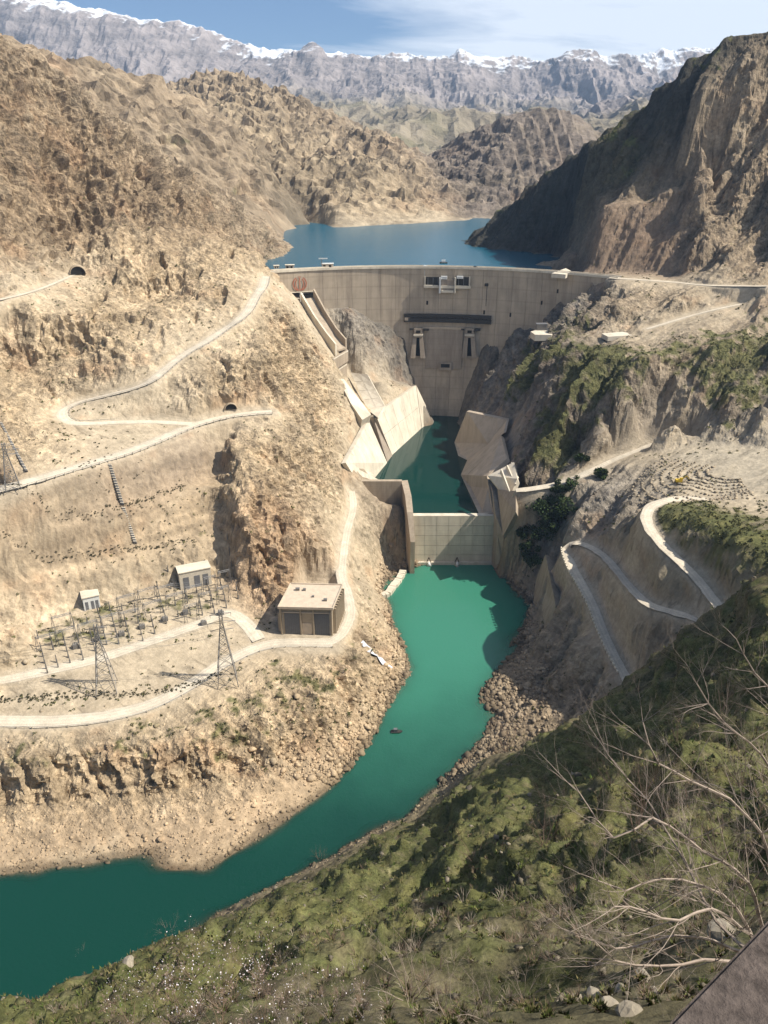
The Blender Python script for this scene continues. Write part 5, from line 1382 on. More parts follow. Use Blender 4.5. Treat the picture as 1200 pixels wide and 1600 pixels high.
# stair lines and posts on the cliffs
def stair(a, b, n, label, w=2.0):
    A, B = Vector(a), Vector(b); e = empty('cliff_stair', a, label, 'stairs', None)
    m = MB(); m.solid([A + Vector((-w / 2, 0, 0)), A + Vector((w / 2, 0, 0)), B + Vector((w / 2, 0, 0)), B + Vector((-w / 2, 0, 0))], (0, 1, -1.4)); m.build('ramp', M['steel'], e)
    for k in range(n):
        q = A.lerp(B, (k + .5) / n); m = MB(); m.box((q.x, q.y, q.z + .2), (w, .7, .5)); m.build('step', M['concrete'], e)
def raised(p, h): return (p[0], p[1] - .5, p[2] + h)
stair(raised(sP(172, 727, 430), 1.2), raised(sP(192, 790, 430), 1.4), 16, 'grey stair running down the gravel slope from the bench road')
stair(raised(sP(193, 794, 430), 1.2), raised(sP(212, 850, 430), 1.4), 16, 'grey stair continuing down the lower cliff above the portal houses')
stair(raised(sP(2, 662, 430), 1.6), raised(sP(42, 738, 430), 1.6), 18, 'dark penstock stair crossing the scree at the left edge above the bench road', 1.6)
# fence posts along the bench road, guard rail
def rail(line, off, step, label, h=1.2, group='post rails beside the roads'):
    e = empty('road_rail', line[0], label, 'guard rail', group)
    pts = []
    for i in range(0, len(line), step):
        a, b = line[max(0, i - 1)], line[min(len(line) - 1, i + 1)]
        d = Vector((b[0] - a[0], b[1] - a[1], 0)).normalized(); n = Vector((-d.y, d.x, 0)); q = Vector(line[i]) + n * off
        pts.append(q)
        m = MB(); m.box((q.x, q.y, q.z + h / 2), (.5, .5, h), math.atan2(d.y, d.x)); m.build('post', M['plaster'], e)
    m = MB()
    for a, b in zip(pts[:-1], pts[1:]): m.bar(a + Vector((0, 0, h * .8)), b + Vector((0, 0, h * .8)), .12, 3)
    m.build('rail', M['steel'], e)
RD = {n: l for n, l, w in ROADS}
rail(RD['bench_road'], -6.0, 2, 'pale post rail along the outer edge of the bench road above the excavated cliff', 1.5)
rail(RD['river_road'], -5.2, 3, 'low post rail along the river side of the river road')
rail(RD['crest_road'], -5.0, 2, 'post rail along the road climbing to the dam crest')
# kerb blocks on the lowest leg of the switchback
leg = [p for p in RD['switchback_road'] if 38 < p[2] < 54.2]
kb = MB(); kb.box((0, 0, .5), (2.0, .8, 1.2)); kbo = kb.build('kerb_block', M['concrete']); C.objects.unlink(kbo)
for i in range(0, len(leg) - 1):
    a, b = leg[i], leg[i + 1]; d = Vector((b[0] - a[0], b[1] - a[1], 0)).normalized(); n = Vector((-d.y, d.x, 0))
    q = Vector(a) + n * -4.5
    if P(0, 0, z=0) and q.x > 90:
        o = bpy.data.objects.new('kerb_block', kbo.data); C.objects.link(o); o.location = q; o.rotation_euler = (0, 0, math.atan2(d.y, d.x))
        tag(o, 'pale kerb block in the row along the lowest leg of the switchback road', 'kerb block', 'kerb blocks along the switchback')
# overlook platforms on the right bank
tag(off_solid([P(829, 518, z=151), P(852, 512, z=151), P(868, 517, z=151), P(862, 523, z=151), P(836, 523, z=151)], (0, 0, -6)).build('lookout_platform', M['concrete']), 'small pale lookout platform on the rocks right of the dam face', 'platform')
c = P(846, 516, z=151); e = empty('lookout_hut', c, 'dark grey hut standing on the pale lookout platform right of the dam', 'hut')
m = MB(); m.box((c[0], c[1] + 2, 154), (10, 6, 5.5)); m.build('wall', M['steel'], e); m = MB(); m.box((c[0], c[1] + 2, 157), (11, 7, .6)); m.build('roof', M['shutter'], e)
tag(off_solid([P(940, 521, z=169), P(978, 518, z=169.5), P(988, 524, z=169), P(950, 526, z=168.5)], (0, 0, -4)).build('lookout_platform', M['concrete']), 'narrow pale ledge platform on the right bank below the crest road', 'platform')
for a, b, z in (((871, 493), (886, 485), 166), ((866, 503), (877, 486), 162)):
    pass
# excavator
c = P(1061, 752, z=108); c = (c[0], c[1], ground(c[0], c[1]) + .05)
M['yellow'] = plain('machine_yellow', (.62, .42, .04), .5, 1, .1)
e = empty('excavator', c, 'small yellow excavator parked at the edge of the stone terraces', 'excavator')
for y in (-1.5, 1.5):
    m = MB(); m.prism([(c[0] - 2.4, c[1] + y - .4), (c[0] + 2.4, c[1] + y - .4), (c[0] + 2.4, c[1] + y + .4), (c[0] - 2.4, c[1] + y + .4)], c[2], c[2] + 1.0); m.build('track', M['dark'], e)
m = MB(); m.box((c[0] - .4, c[1], c[2] + 1.9), (4.2, 3.0, 1.6)); m.build('body', M['yellow'], e)
m = MB(); m.box((c[0] + 1.0, c[1] - .8, c[2] + 3.3), (1.8, 1.3, 1.7)); m.build('cab', M['yellow'], e)
m = MB(); m.box((c[0] + 1.92, c[1] - .8, c[2] + 3.4), (.06, 1.0, 1.1)); m.build('window', M['dark'], e)
m = MB(); m.bar((c[0] + 1.8, c[1] + .5, c[2] + 2.2), (c[0] + 5.0, c[1] + .5, c[2] + 5.2), .35, 4); m.bar((c[0] + 5.0, c[1] + .5, c[2] + 5.2), (c[0] + 7.0, c[1] + .5, c[2] + 2.4), .28, 4); m.build('boom', M['yellow'], e)
m = MB(); m.box((c[0] + 7.0, c[1] + .5, c[2] + 1.7), (1.3, 1.4, 1.3), .2); m.build('bucket', M['dark'], e)
# work boat on the river
c = P(620, 1144, z=0)
e = empty('work_boat', c, 'tiny dark boat with a lone post floating mid river below the weir', 'boat')
m = MB(); L, W = 7.0, 2.6
vs = [(c[0] - L / 2, c[1] - W / 2, .8), (c[0] + L * .25, c[1] - W / 2, .8), (c[0] + L / 2, c[1], 1.1), (c[0] + L * .25, c[1] + W / 2, .8), (c[0] - L / 2, c[1] + W / 2, .8)]
lo = [(x * .85 + c[0] * .15, y * .8 + c[1] * .2, -.4) for x, y, z in vs]
m.add(vs + lo, [(0, 1, 2, 3, 4), (9, 8, 7, 6, 5)] + [(i, 5 + i, 5 + (i + 1) % 5, (i + 1) % 5) for i in range(5)]); m.build('hull', M['shade'], e)
m = MB(); m.box((c[0] - .8, c[1], 1.7), (2.2, 1.6, 1.8)); m.build('cabin', M['shutter'], e)
m = MB(); m.bar((c[0] + .6, c[1], .8), (c[0] + .6, c[1], 3.6), .1); m.build('mast', M['steel'], e)

# ------------------------------------------------------------------ distant snowy range
def range_tin():
    P2 = []
    def f(pts, col, rough=1.0, snow=0):
        for i in range(len(pts)):
            P2.append((*pts[i], rough, *col, snow))
            if i + 1 < len(pts):
                a, b = np.array(pts[i]), np.array(pts[i + 1]); n = int(np.linalg.norm((b - a)[:2]) / 110)
                for k in range(1, n): P2.append((*(a + (b - a) * k / n), rough, *col, snow))
    def PY(l):
        return [P(x, y, Y=Y * (1 + .40 * min(max((Y - 3300) / 1700, 0), 1))) for x, y, Y in l]
    LAV = (.30, .26, .245); FOOT = (.26, .22, .16)
    sky_ = [(-160, -20, 6300), (0, -12, 6300), (60, 2, 6300), (110, 6, 6300), (160, 14, 6300), (200, 28, 6250), (260, 42, 6250), (310, 48, 6250), (350, 64, 6250), (378, 76, 6250), (400, 72, 6250), (440, 78, 6250), (462, 82, 6250), (474, 71, 6250), (492, 69, 6250), (506, 80, 6250),
            (530, 90, 6250), (565, 90, 6250), (590, 84, 6250), (630, 86, 6250), (680, 82, 6250), (722, 75, 6250), (750, 88, 6250), (790, 96, 6250), (830, 98, 6250), (860, 90, 6150), (890, 80, 6050), (928, 70, 6000), (955, 84, 6000), (975, 88, 6050), (1003, 73, 6050), (1050, 82, 6100), (1110, 84, 6150), (1200, 80, 6200), (1350, 90, 6200)]
    f(PY(sky_), LAV, .6, 1)
    cliff = [(x, y + (24 if x < 380 else 20), Y - 260) for x, y, Y in sky_ if x < 850]
    f(PY(cliff), LAV, .45, .55)
    f(PY([(-160, 110, 5500), (0, 112, 5500), (200, 120, 5500), (400, 130, 5450), (600, 150, 5400), (800, 160, 5350), (900, 165, 5300), (1000, 160, 5300), (1150, 150, 5200), (1350, 150, 5200)]), LAV, 1.0, 0)
    f(PY([(-160, 160, 5000), (100, 165, 5000), (400, 172, 4950), (600, 182, 4900), (700, 186, 4900), (800, 190, 4800), (950, 195, 4600), (1100, 190, 4500), (1350, 190, 4500)]), FOOT, .8, 0)
    f(PY([(940, 160, 5000), (900, 190, 4500), (870, 205, 4200), (840, 215, 4000)]), LAV, .8, 0)
    f(PY([(1085, 110, 4600), (1040, 135, 4400), (990, 165, 4200), (950, 190, 4000)]), LAV, .9, 0)
    f(PY([(480, 185, 4000), (560, 182, 4300), (620, 192, 4100), (700, 196, 4000), (760, 200, 3800)]), FOOT, .8, 0)
    f(PY([(500, 215, 3300), (600, 212, 3400), (660, 225, 3200), (720, 215, 3300), (780, 220, 3200)]), FOOT, .8, 0)
    for x, y, z in ((-8000, 2640, 380), (8000, 2640, 380), (-8000, 8500, 700), (8000, 8500, 700), (-8000, 14500, 1500), (8000, 14500, 1500), (0, 14500, 1000), (-3500, 14500, 1200), (3500, 14500, 1200),
                    (-1000, 2640, 330), (0, 2640, 235), (600, 2640, 270), (1200, 2640, 330), (-2500, 3500, 420), (2500, 3500, 420), (0, 2900, 250), (-1200, 3500, 400), (1500, 3500, 420)):
        P2.append((x, y, z, .8, *FOOT, 0))
    return np.array(P2, float)
R2P = range_tin()
key = np.round(R2P[:, :2] / 20).astype(int); _, idx = np.unique(key, axis=0, return_index=True); R2P = R2P[np.sort(idx)]
cdt = geometry.delaunay_2d_cdt([Vector((p[0] / 100, p[1] / 100)) for p in R2P], [], [], 0, 1e-5, True)
TV = np.array([R2P[o[0]] if o else (0,) * 8 for o in cdt[3]]); TT = np.array([t for t in cdt[2] if len(t) == 3])
st = 21.0
r = raster(-5000, 5200, 2660, 9700, st); ny, nx = r.shape[:2]
X, Y = np.meshgrid((-5000 + st * np.arange(nx)).astype(np.float32), (2660 + st * np.arange(ny)).astype(np.float32))
z = blur(r[..., 0], 1); at = blur(r[..., 1:], 3)
gy, gx = np.gradient(z, st); nn = np.sqrt(gx * gx + gy * gy + 1); Nn = np.stack([-gx / nn, -gy / nn, 1 / nn], -1)
p = (X, Y, z)
fl = ridged((X, Y * .25, z * .3), 300, 6, .6, 3.0); bg2 = ridged(p, 1100, 6, .55, 9.0)
d = ((fl - .5) * 130 + (bg2 - .5) * 210) * at[..., 0]
PX, PYY, PZZ = X + Nn[..., 0] * d, Y + Nn[..., 1] * d, z + Nn[..., 2] * d
gy, gx = np.gradient(PZZ, st); sl2 = 1 - 1 / np.sqrt(gx * gx + gy * gy + 1)
col = at[..., 1:4] * (1 + .25 * fbm(p, 500, 4, .6, 5.) + .25 * (fl - .5) * 2)[..., None]
beds = noise3(PZZ / 70 + .6 * fbm(p, 900, 2), X / 1700, Y / 1700)
col = col * (1 - .22 * sstep(0, .5, beds))[..., None]
green = sstep(.0, .4, fbm(p, 200, 3, .6, 15.)) * (1 - sstep(520, 760, PZZ))
col = col * (1 - .4 * green[..., None]) + np.array((.13, .13, .06)) * .4 * green[..., None]
sn = sstep(.64, .74, at[..., 4] * .75 + .55 * fbm((X, Y * .5, z), 420, 4, .65, 25.) + .25 * (.5 - fl) - 1.6 * (sl2 - .12)) * sstep(800, 1000, PZZ)
col = col * (1 - sn[..., None]) + np.array((.82, .84, .88)) * sn[..., None]
TR = dict(nx=nx, ny=ny, X=PX, Y=PYY, Z=PZZ, col=np.clip(col, .02, .9), grass=sn, rough=at[..., 0] * 0 + .8)
M['range'] = terrain_mat('range_rock', .008, .002, 30.0, .22)
grid_object('snowy_mountains', TR, M['range'])

# ------------------------------------------------------------------ scatter: rocks, scrub, tufts
def mesh_stuff(name, V, Fq, mat, label, cols=None, tri=True):
    me = bpy.data.meshes.new(name)
    k = Fq.shape[1]
    me.vertices.add(len(V)); me.vertices.foreach_set('co', V.astype(np.float32).ravel())
    me.loops.add(len(Fq) * k); me.loops.foreach_set('vertex_index', Fq.ravel().astype(np.int32))
    me.polygons.add(len(Fq)); me.polygons.foreach_set('loop_start', np.arange(0, len(Fq) * k, k, dtype=np.int32))
    me.update(calc_edges=True)
    if cols is not None:
        a = me.color_attributes.new('tint', 'FLOAT_COLOR', 'POINT'); a.data.foreach_set('color', np.concatenate([cols, np.ones((len(cols), 1))], 1).astype(np.float32).ravel())
    me.materials.append(mat)
    o = bpy.data.objects.new(name, me); C.objects.link(o)
    o['kind'] = 'stuff'; o['label'] = label
    return o
def ico(sub=1):
    bm = bmesh.new(); bmesh.ops.create_icosphere(bm, subdivisions=sub, radius=1.0)
    V = np.array([v.co[:] for v in bm.verts]); F = np.array([[v.index for v in f.verts] for f in bm.faces]); bm.free(); return V, F
def rocks(name, pos, size, cols, mat, label, sub=1, flat=.7):
    V0, F0 = ico(sub); n = len(pos); nv = len(V0)
    jit = RNG.uniform(.45, 1.3, (n, nv, 1)); V = V0[None] * jit
    V = V * (np.array([1, 1, flat])[None, None] * RNG.uniform(.7, 1.3, (n, 1, 3)))
    a = RNG.uniform(0, 6.28, n); ca, sa = np.cos(a)[:, None], np.sin(a)[:, None]
    V = np.stack([V[..., 0] * ca - V[..., 1] * sa, V[..., 0] * sa + V[..., 1] * ca, V[..., 2]], -1)
    V = V * np.asarray(size)[:, None, None] + np.asarray(pos)[:, None, :]
    F = (F0[None] + nv * np.arange(n)[:, None, None]).reshape(-1, 3)
    return mesh_stuff(name, V.reshape(-1, 3), F, mat, label, np.repeat(cols, nv, axis=0))
def tintmat(name, rough=.95, s=2.0, v=.3):
    m, nt, b = new_mat(name); b.inputs['Roughness'].default_value = rough; b.inputs['Specular IOR Level'].default_value = .15
    at = N_(nt, 'ShaderNodeAttribute', attribute_name='tint'); geo = N_(nt, 'ShaderNodeNewGeometry')
    n1 = N_(nt, 'ShaderNodeTexNoise', Scale=s, Detail=5.0, Roughness=.65); nt.links.new(geo.outputs['Position'], n1.inputs['Vector'])
    r = N_(nt, 'ShaderNodeMapRange'); r.inputs[1].default_value = .3; r.inputs[2].default_value = .7; r.inputs[3].default_value = 1 - v; r.inputs[4].default_value = 1 + v
    nt.links.new(n1.outputs[0], r.inputs[0]); vm = N_(nt, 'ShaderNodeVectorMath', operation='SCALE'); nt.links.new(at.outputs['Color'], vm.inputs[0]); nt.links.new(r.outputs[0], vm.inputs['Scale'])
    nt.links.new(vm.outputs[0], b.inputs['Base Color']); return m
M['stone'] = tintmat('loose_stone', s=1.2)
M['leaf'] = tintmat('scrub_leaves', s=3.0)
def hzs(x, y, key='Z'):
    return np.where(y < 316.5, hz(T_near, x, y, key), hz(T_mid, x, y, key))
# the surface points are displaced sideways too, so scatter picks mesh vertices
def pick(T, w, n):
    w = w.ravel().astype(np.float64); w = np.maximum(w, 0); w /= w.sum()
    i = RNG.choice(len(w), n, p=w)
    return np.stack([T['X'].ravel()[i], T['Y'].ravel()[i], T['Z'].ravel()[i]], -1), i
def visible_w(T):
    """weight towards what the valley view shows: inside a wide cone from the viewpoint, denser when near"""
    x, y, z = T['X'], T['Y'], T['Z'] - CAM_Z
    dep = y * CP - z * SP
    ok = (dep > 3) & (np.abs(x) < .56 * dep + 8)
    return ok / np.maximum(dep, 8) ** 2
# boulders on the shores and slopes of the valley
W = visible_w(T_mid) * (T_mid['mask'] < .1)
shore = np.exp(-np.maximum(T_mid['Z'] - .3, 0) / 5) * (T_mid['Z'] > -.6) * (T_mid['Y'] < 570)
pos, i = pick(T_mid, W * (shore * 6 + .004 * (T_mid['slope'] < .3)), 7000)
sz = np.clip(RNG.lognormal(-.25, .55, 7000), .3, 2.6)
cb_ = T_mid['col'].reshape(-1, 3)[i] * RNG.uniform(.75, 1.35, (7000, 1)); pos[:, 2] += sz * .15
rocks('shore_boulders', pos, sz, cb_, M['stone'], 'buff boulders strewn along the river shores')
W = visible_w(T_near) * (T_near['Z'] < 45) * (T_near['X'] < 90)
pos, i = pick(T_near, W * (np.exp(-np.maximum(T_near['Z'] - .3, 0) / 6) * (T_near['Z'] > -.6) + .02), 4500)
sz = np.clip(RNG.lognormal(-.95, .55, 4500), .18, 1.5)
cb_ = T_near['col'].reshape(-1, 3)[i] * RNG.uniform(.75, 1.35, (4500, 1)); pos[:, 2] += sz * .15
rocks('beach_stones', pos, sz, cb_, M['stone'], 'stones scattered over the sandy river beach')
# rows of tipped stone on the spoil terrace
pos = []
cen = P(1150, 735, z=114)
for k in range(9):
    for q in range(46):
        th = math.radians(120 + 140 * q / 45); rr = 16 + 5.2 * k
        x, y = cen[0] + rr * 1.15 * math.cos(th) + random.uniform(-.6, .6), cen[1] + rr * .95 * math.sin(th) + random.uniform(-.6, .6)
        pos.append((x, y, ground(x, y) + .3))
pos = np.array(pos); sz = RNG.uniform(.7, 1.5, len(pos)); cb_ = np.array(PALE)[None] * RNG.uniform(.6, 1.05, (len(pos), 1))
rocks('terrace_rubble', pos, sz, cb_, M['stone'], 'curved rows of tipped rubble on the pale terrace')
# scrub clumps: many leaf faces through a low volume
def scrub(name, pos, size, cols, label, leaves=22, leaf=.28, mat=None):
    n = len(pos)
    d = RNG.normal(size=(n, leaves, 3)); d /= np.linalg.norm(d, axis=2, keepdims=True); d[..., 2] = np.abs(d[..., 2])
    c = d * RNG.uniform(.35, 1, (n, leaves, 1)) * np.array([1, 1, .85])
    a = RNG.normal(size=(n, leaves, 3)); a /= np.linalg.norm(a, axis=2, keepdims=True)
    b = np.cross(a, RNG.normal(size=(n, leaves, 3))); b /= np.linalg.norm(b, axis=2, keepdims=True)
    s = np.asarray(size)[:, None, None]
    c = c * s + np.asarray(pos)[:, None, :]
    L = leaf * s * RNG.uniform(.7, 1.3, (n, leaves, 1))
    V = np.stack([c - a * L, c + b * L * .7, c + a * L, c - b * L * .7], 2).reshape(-1, 3)
    F = np.arange(len(V)).reshape(-1, 4)
    cc = np.repeat(cols[:, None, :] * RNG.uniform(.65, 1.4, (n, leaves, 1)), 4, axis=1).reshape(-1, 3)
    return mesh_stuff(name, V, F, mat or M['leaf'], label, cc)
n = 5200
W = visible_w(T_mid) * (T_mid['mask'] < .1) * (T_mid['Z'] > 6) * (T_mid['zc'] < 330) * (.04 + T_mid['grass'] * 1.0 + (fbm((T_mid['X'], T_mid['Y'], T_mid['Z']), 30, 2, .6, 77.) > .1) * .3) * (T_mid['slope'] < .5)
pos, i = pick(T_mid, W, n); sz = RNG.uniform(.5, 1.5, n)
cc = np.array((.085, .09, .035))[None] * RNG.uniform(.6, 1.6, (n, 1)) + RNG.uniform(0, .03, (n, 1)) * np.array((1.4, .9, .3))
scrub('valley_scrub', pos, sz, cc, 'low dark scrub dotted over the valley slopes', 10, .42)
led = []
for Ln in ([(-100, 889, 67.5), (0, 898, 67.5), (60, 891, 67.5), (150, 874, 67.5), (210, 863, 67.5), (300, 845, 67.5)], [(-100, 860, 92.5), (0, 825, 92.5), (60, 824, 92.5), (110, 816, 92.5), (200, 792, 92.5), (290, 762, 92.5)]):
    q = smooth_line(PZ(Ln), 1.4)
    for p_ in q:
        for _r in range(2): x_, y_ = p_[0] + random.uniform(-1.5, 1.5), p_[1] + random.uniform(-1.5, 1.5); led.append((x_, y_, ground(x_, y_) + .1))
for k_ in range(170):
    p_ = P(random.gauss(205, 55), random.gauss(765, 16), z=105); led.append((p_[0], p_[1], ground(p_[0], p_[1]) + .1))
for p_ in smooth_line(PZ([(-20, 1094, 34), (60, 1090, 34), (140, 1084, 34), (230, 1080, 34), (300, 1066, 34), (345, 1046, 34)]), 1.5):
    for _r in range(3): x_, y_ = p_[0] + random.gauss(0, 1.2), p_[1] + random.gauss(0, 1.6); led.append((x_, y_, ground(x_, y_) + .05))
led = np.array(led); scrub('ledge_scrub', led, RNG.uniform(.35, 1.15, len(led)), np.array((.07, .065, .035))[None] * RNG.uniform(.6, 1.4, (len(led), 1)), 'dark bushes rooted along the ledges of the excavated cliff', 12, .42)
# camera hillside
G = T_near
gi_ = (G['Y'] < 300)
upper = G['Z'] > 12
W = visible_w(G) * upper * gi_ * (G['X'] > -150)
dep = np.maximum(G['Y'] * CP - (G['Z'] - CAM_Z) * SP, 4)
pos, i = pick(G, W * (1 - .6 * G['grass']), 9500); d_ = dep.ravel()[i]
sz = np.clip(RNG.lognormal(-2.1, .75, 9500) * np.clip(d_ / 60, .45, 2.6), .03, 1.6)
cb_ = np.array((.20, .17, .125))[None] * RNG.uniform(.45, 1.35, (9500, 1)); pos[:, 2] += sz * .1
sz = np.minimum(sz, d_ * .0055)
rocks('hillside_stones', pos, sz, cb_, M['stone'], 'grey stones lying in the grass of the near hillside')
pos, i = pick(G, W * (.6 + .7 * G['grass']), 46000); d_ = dep.ravel()[i]
sz = np.minimum(RNG.uniform(.16, .42, 46000) * np.clip(d_ / 55, .5, 2.4), d_ * .012)
mixc = RNG.uniform(0, 1, (46000, 1)) ** 1.5
cc = (np.array((.062, .088, .020))[None] * (1 - mixc) + np.array((.19, .15, .075))[None] * mixc) * RNG.uniform(.7, 1.4, (46000, 1))
def tufts(name, pos, size, cols, label, blades=5):
    n = len(pos); a = RNG.uniform(0, 6.28, (n, blades)); ln = RNG.uniform(.1, .8, (n, blades))
    s = np.asarray(size)[:, None]
    base = np.asarray(pos)[:, None, :] + np.stack([np.cos(a), np.sin(a), a * 0], -1) * (s * .35)[..., None]
    w = np.stack([-np.sin(a), np.cos(a), a * 0], -1) * (s * .15)[..., None]
    tip = base + np.stack([np.cos(a) * ln, np.sin(a) * ln, 1.1 - .5 * ln], -1) * s[..., None]
    V = np.stack([base - w, base + w, tip], 2).reshape(-1, 3); F = np.arange(len(V)).reshape(-1, 3)
    cc = np.repeat(cols[:, None, :] * RNG.uniform(.7, 1.35, (n, blades, 1)), 3, axis=1).reshape(-1, 3)
    return mesh_stuff(name, V, F, M['leaf'], label, cc)
tufts('grass_tufts', pos, sz, cc, 'green and straw grass tufts over the near hillside')
# dry twiggy scrub
def twigs(name, pos, size, cols, label, st_=13):
    n = len(pos); a = RNG.uniform(0, 6.28, (n, st_)); ln = RNG.uniform(.15, 1.1, (n, st_)); s = np.asarray(size)[:, None]
    base = np.asarray(pos)[:, None, :] + np.stack([np.cos(a), np.sin(a), a * 0], -1) * (s * .12)[..., None] - np.array([0, 0, .05])
    w = np.stack([-np.sin(a), np.cos(a), a * 0], -1) * (s * .030)[..., None]
    hh = RNG.uniform(.6, 1.2, (n, st_))
    mid = base + np.stack([np.cos(a) * ln * .45, np.sin(a) * ln * .45, .55 * hh], -1) * s[..., None]
    tip = base + np.stack([np.cos(a) * ln, np.sin(a) * ln, hh], -1) * s[..., None]
    a2 = a + RNG.uniform(-.9, .9, (n, st_)); tip2 = mid + np.stack([np.cos(a2) * .5, np.sin(a2) * .5, .35 + 0 * a], -1) * s[..., None]
    V = np.stack([base - w, base + w, tip, mid - w, mid + w, tip2], 2).reshape(-1, 3); F = np.arange(len(V)).reshape(-1, 3)
    cc = np.repeat(cols[:, None, :] * RNG.uniform(.7, 1.35, (n, st_, 1)), 6, axis=1).reshape(-1, 3)
    return mesh_stuff(name, V, F, M['leaf'], label, cc)
n = 7000
pos, i = pick(G, W * ((fbm((G['X'], G['Y'], G['Z']), 18, 3, .6, 97.) > .02) + .25), n); d_ = dep.ravel()[i]
tw = RNG.uniform(size=(n, 1)); cc = np.where(tw < .5, np.array((.17, .12, .085))[None], np.where(tw < .8, np.array((.25, .21, .16))[None], np.array((.11, .085, .06))[None]))
twigs('twig_scrub', pos, np.minimum(RNG.lognormal(-.5, .4, n), d_ * .016), cc, 'dry leafless twiggy scrub spread over the near hillside')
n = 7500
pos, i = pick(G, W * ((fbm((G['X'], G['Y'], G['Z']), 14, 2, .6, 87.) > .0) + .25), n); d_ = dep.ravel()[i]
sz = RNG.lognormal(-1.0, .5, n) * np.clip(d_ / 70, .35, 1.6)
kk_ = RNG.uniform(size=(n, 1)); cc = np.where(kk_ < .45, np.array((.055, .065, .025))[None], np.where(kk_ < .75, np.array((.13, .10, .065))[None], np.array((.085, .095, .03))[None])) * RNG.uniform(.6, 1.5, (n, 1)); sz = np.minimum(sz, d_ * .011)
scrub('hillside_scrub', pos, sz, cc, 'low olive scrub on the near hillside', 13, .26)

# small white cascade below the river road
cl_ = [sP(*q) for q in ((566, 1003), (571, 1010), (578, 1017), (585, 1023), (592, 1028), (598, 1034), (606, 1039), (613, 1043))]
m = MB(); vs, fs = [], []
for i, p_ in enumerate(cl_):
    w_ = (1.2, 1.6, 2.2, 2.8, 2.6, 3.0, 2.2, 1.4)[i]
    a_, b_ = Vector(cl_[max(0, i - 1)]), Vector(cl_[min(7, i + 1)]); d_v = (b_ - a_); d_v.z = 0; d_v.normalize(); nv = Vector((-d_v.y, d_v.x, 0))
    for k_ in (-1, -.4, .3, 1): q_ = Vector(p_) + nv * w_ * k_ + Vector((0, 0, .75 - .5 * abs(k_) + random.uniform(-.15, .25))); vs.append(tuple(q_))
for i in range(7):
    for k_ in range(3): a = i * 4 + k_; fs.append((a, a + 1, a + 5, a + 4))
m.add(vs, fs); M['foam'] = plain('white_water', (.66, .66, .70), .5, 1.4, .35, .15)
tag(m.build('cascade', M['foam'], None, True), 'small white cascade tumbling down the rocks below the transformer building road', 'cascade')
# ------------------------------------------------------------------ trees
M['bark'] = plain('grey_bark', (.20, .165, .13), .9, 4, .25)
M['twig'] = plain('pale_twig', (.33, .265, .215), .9, 6, .25)
M['redtwig'] = plain('reddish_twig', (.24, .16, .115), .9, 6, .25)
M['darktwig'] = plain('dark_twig', (.15, .105, .08), .9, 6, .25)
M['crown'] = tintmat('tree_leaves', s=1.5, v=.35)
def branches(m, a, d, L, r, lv, rng, spread=.55, droop=0.0, segs=4, tips=None, kids=3):
    a = Vector(a); d = Vector(d).normalized(); pts = [a]; q = a
    for k in range(segs):
        d = (d + Vector((rng.uniform(-1, 1), rng.uniform(-1, 1), rng.uniform(-1, 1))) * .16 + Vector((0, 0, droop))).normalized()
        n = q + d * (L / segs); r0, r1 = r * (1 - .6 * k / segs), r * (1 - .6 * (k + 1) / segs)
        m.bar(q, n, r0, 4 if lv > 1 else 3, r1, 0, False); q = n; pts.append(q)
        if lv > 0 and k >= 1:
            for _ in range(kids if k == segs - 1 else max(1, kids - 2)):
                dd = (d + Vector((rng.uniform(-1, 1), rng.uniform(-1, 1), rng.uniform(-.6, 1))) * spread * 1.5).normalized()
                branches(m, q, dd, L * rng.uniform(.45, .7), r1 * .62, lv - 1, rng, spread, droop, segs if lv > 1 else 2, tips, kids)
    if tips is not None: tips.append(q)
def leafy_tree(c, h, w, cols, label, name, group, n=420, leaf=.5, seed=0):
    rng = random.Random(seed); e = empty(name, c, label, 'tree', group)
    m = MB(); tips = []
    branches(m, (c[0], c[1], c[2] - .5), (rng.uniform(-.1, .1), rng.uniform(-.1, .1), 1), h * .62, h * .035, 2, rng, .6, .03, 3, tips, 2)
    m.build('trunk', M['bark'], e)
    g = np.random.default_rng(seed)
    # crown of several uneven clumps
    K = 9; cen = np.stack([g.normal(0, w * .26, K), g.normal(0, w * .26, K), g.uniform(.35, .92, K) * h], -1); rad = g.uniform(.16, .30, K) * w
    k = g.integers(0, K, n); d = g.normal(size=(n, 3)); d /= np.linalg.norm(d, axis=1, keepdims=True)
    p = cen[k] + d * rad[k][:, None] * g.uniform(.5, 1.05, (n, 1)) + np.array(c)[None]
    a = g.normal(size=(n, 3)); a /= np.linalg.norm(a, axis=1, keepdims=True); b = np.cross(a, g.normal(size=(n, 3))); b /= np.linalg.norm(b, axis=1, keepdims=True)
    L = leaf * g.uniform(.6, 1.3, (n, 1))
    V = np.stack([p - a * L, p + b * L * .6, p + a * L, p - b * L * .6], 1).reshape(-1, 3); F = np.arange(len(V)).reshape(-1, 4)
    cl = np.array(cols)[None] * g.uniform(.6, 1.35, (K, 1))[k] * g.uniform(.8, 1.25, (n, 1))
    o = mesh_stuff('crown', V, F, M['crown'], '', np.repeat(cl, 4, axis=0)); del o['kind']; del o['label']
    o.parent = e; o.matrix_parent_inverse = Matrix.Translation(e.location).inverted()
tree_spots = [(838, 812, 14, 12), (862, 800, 15, 13), (850, 838, 13, 11), (832, 858, 12, 10), (876, 812, 11, 10), (822, 880, 11, 9), (858, 822, 12, 11), (846, 795, 9, 9), (885, 765, 7, 8), (938, 745, 6, 7), (868, 770, 6, 6), (905, 720, 5, 6), (816, 835, 10, 8)]
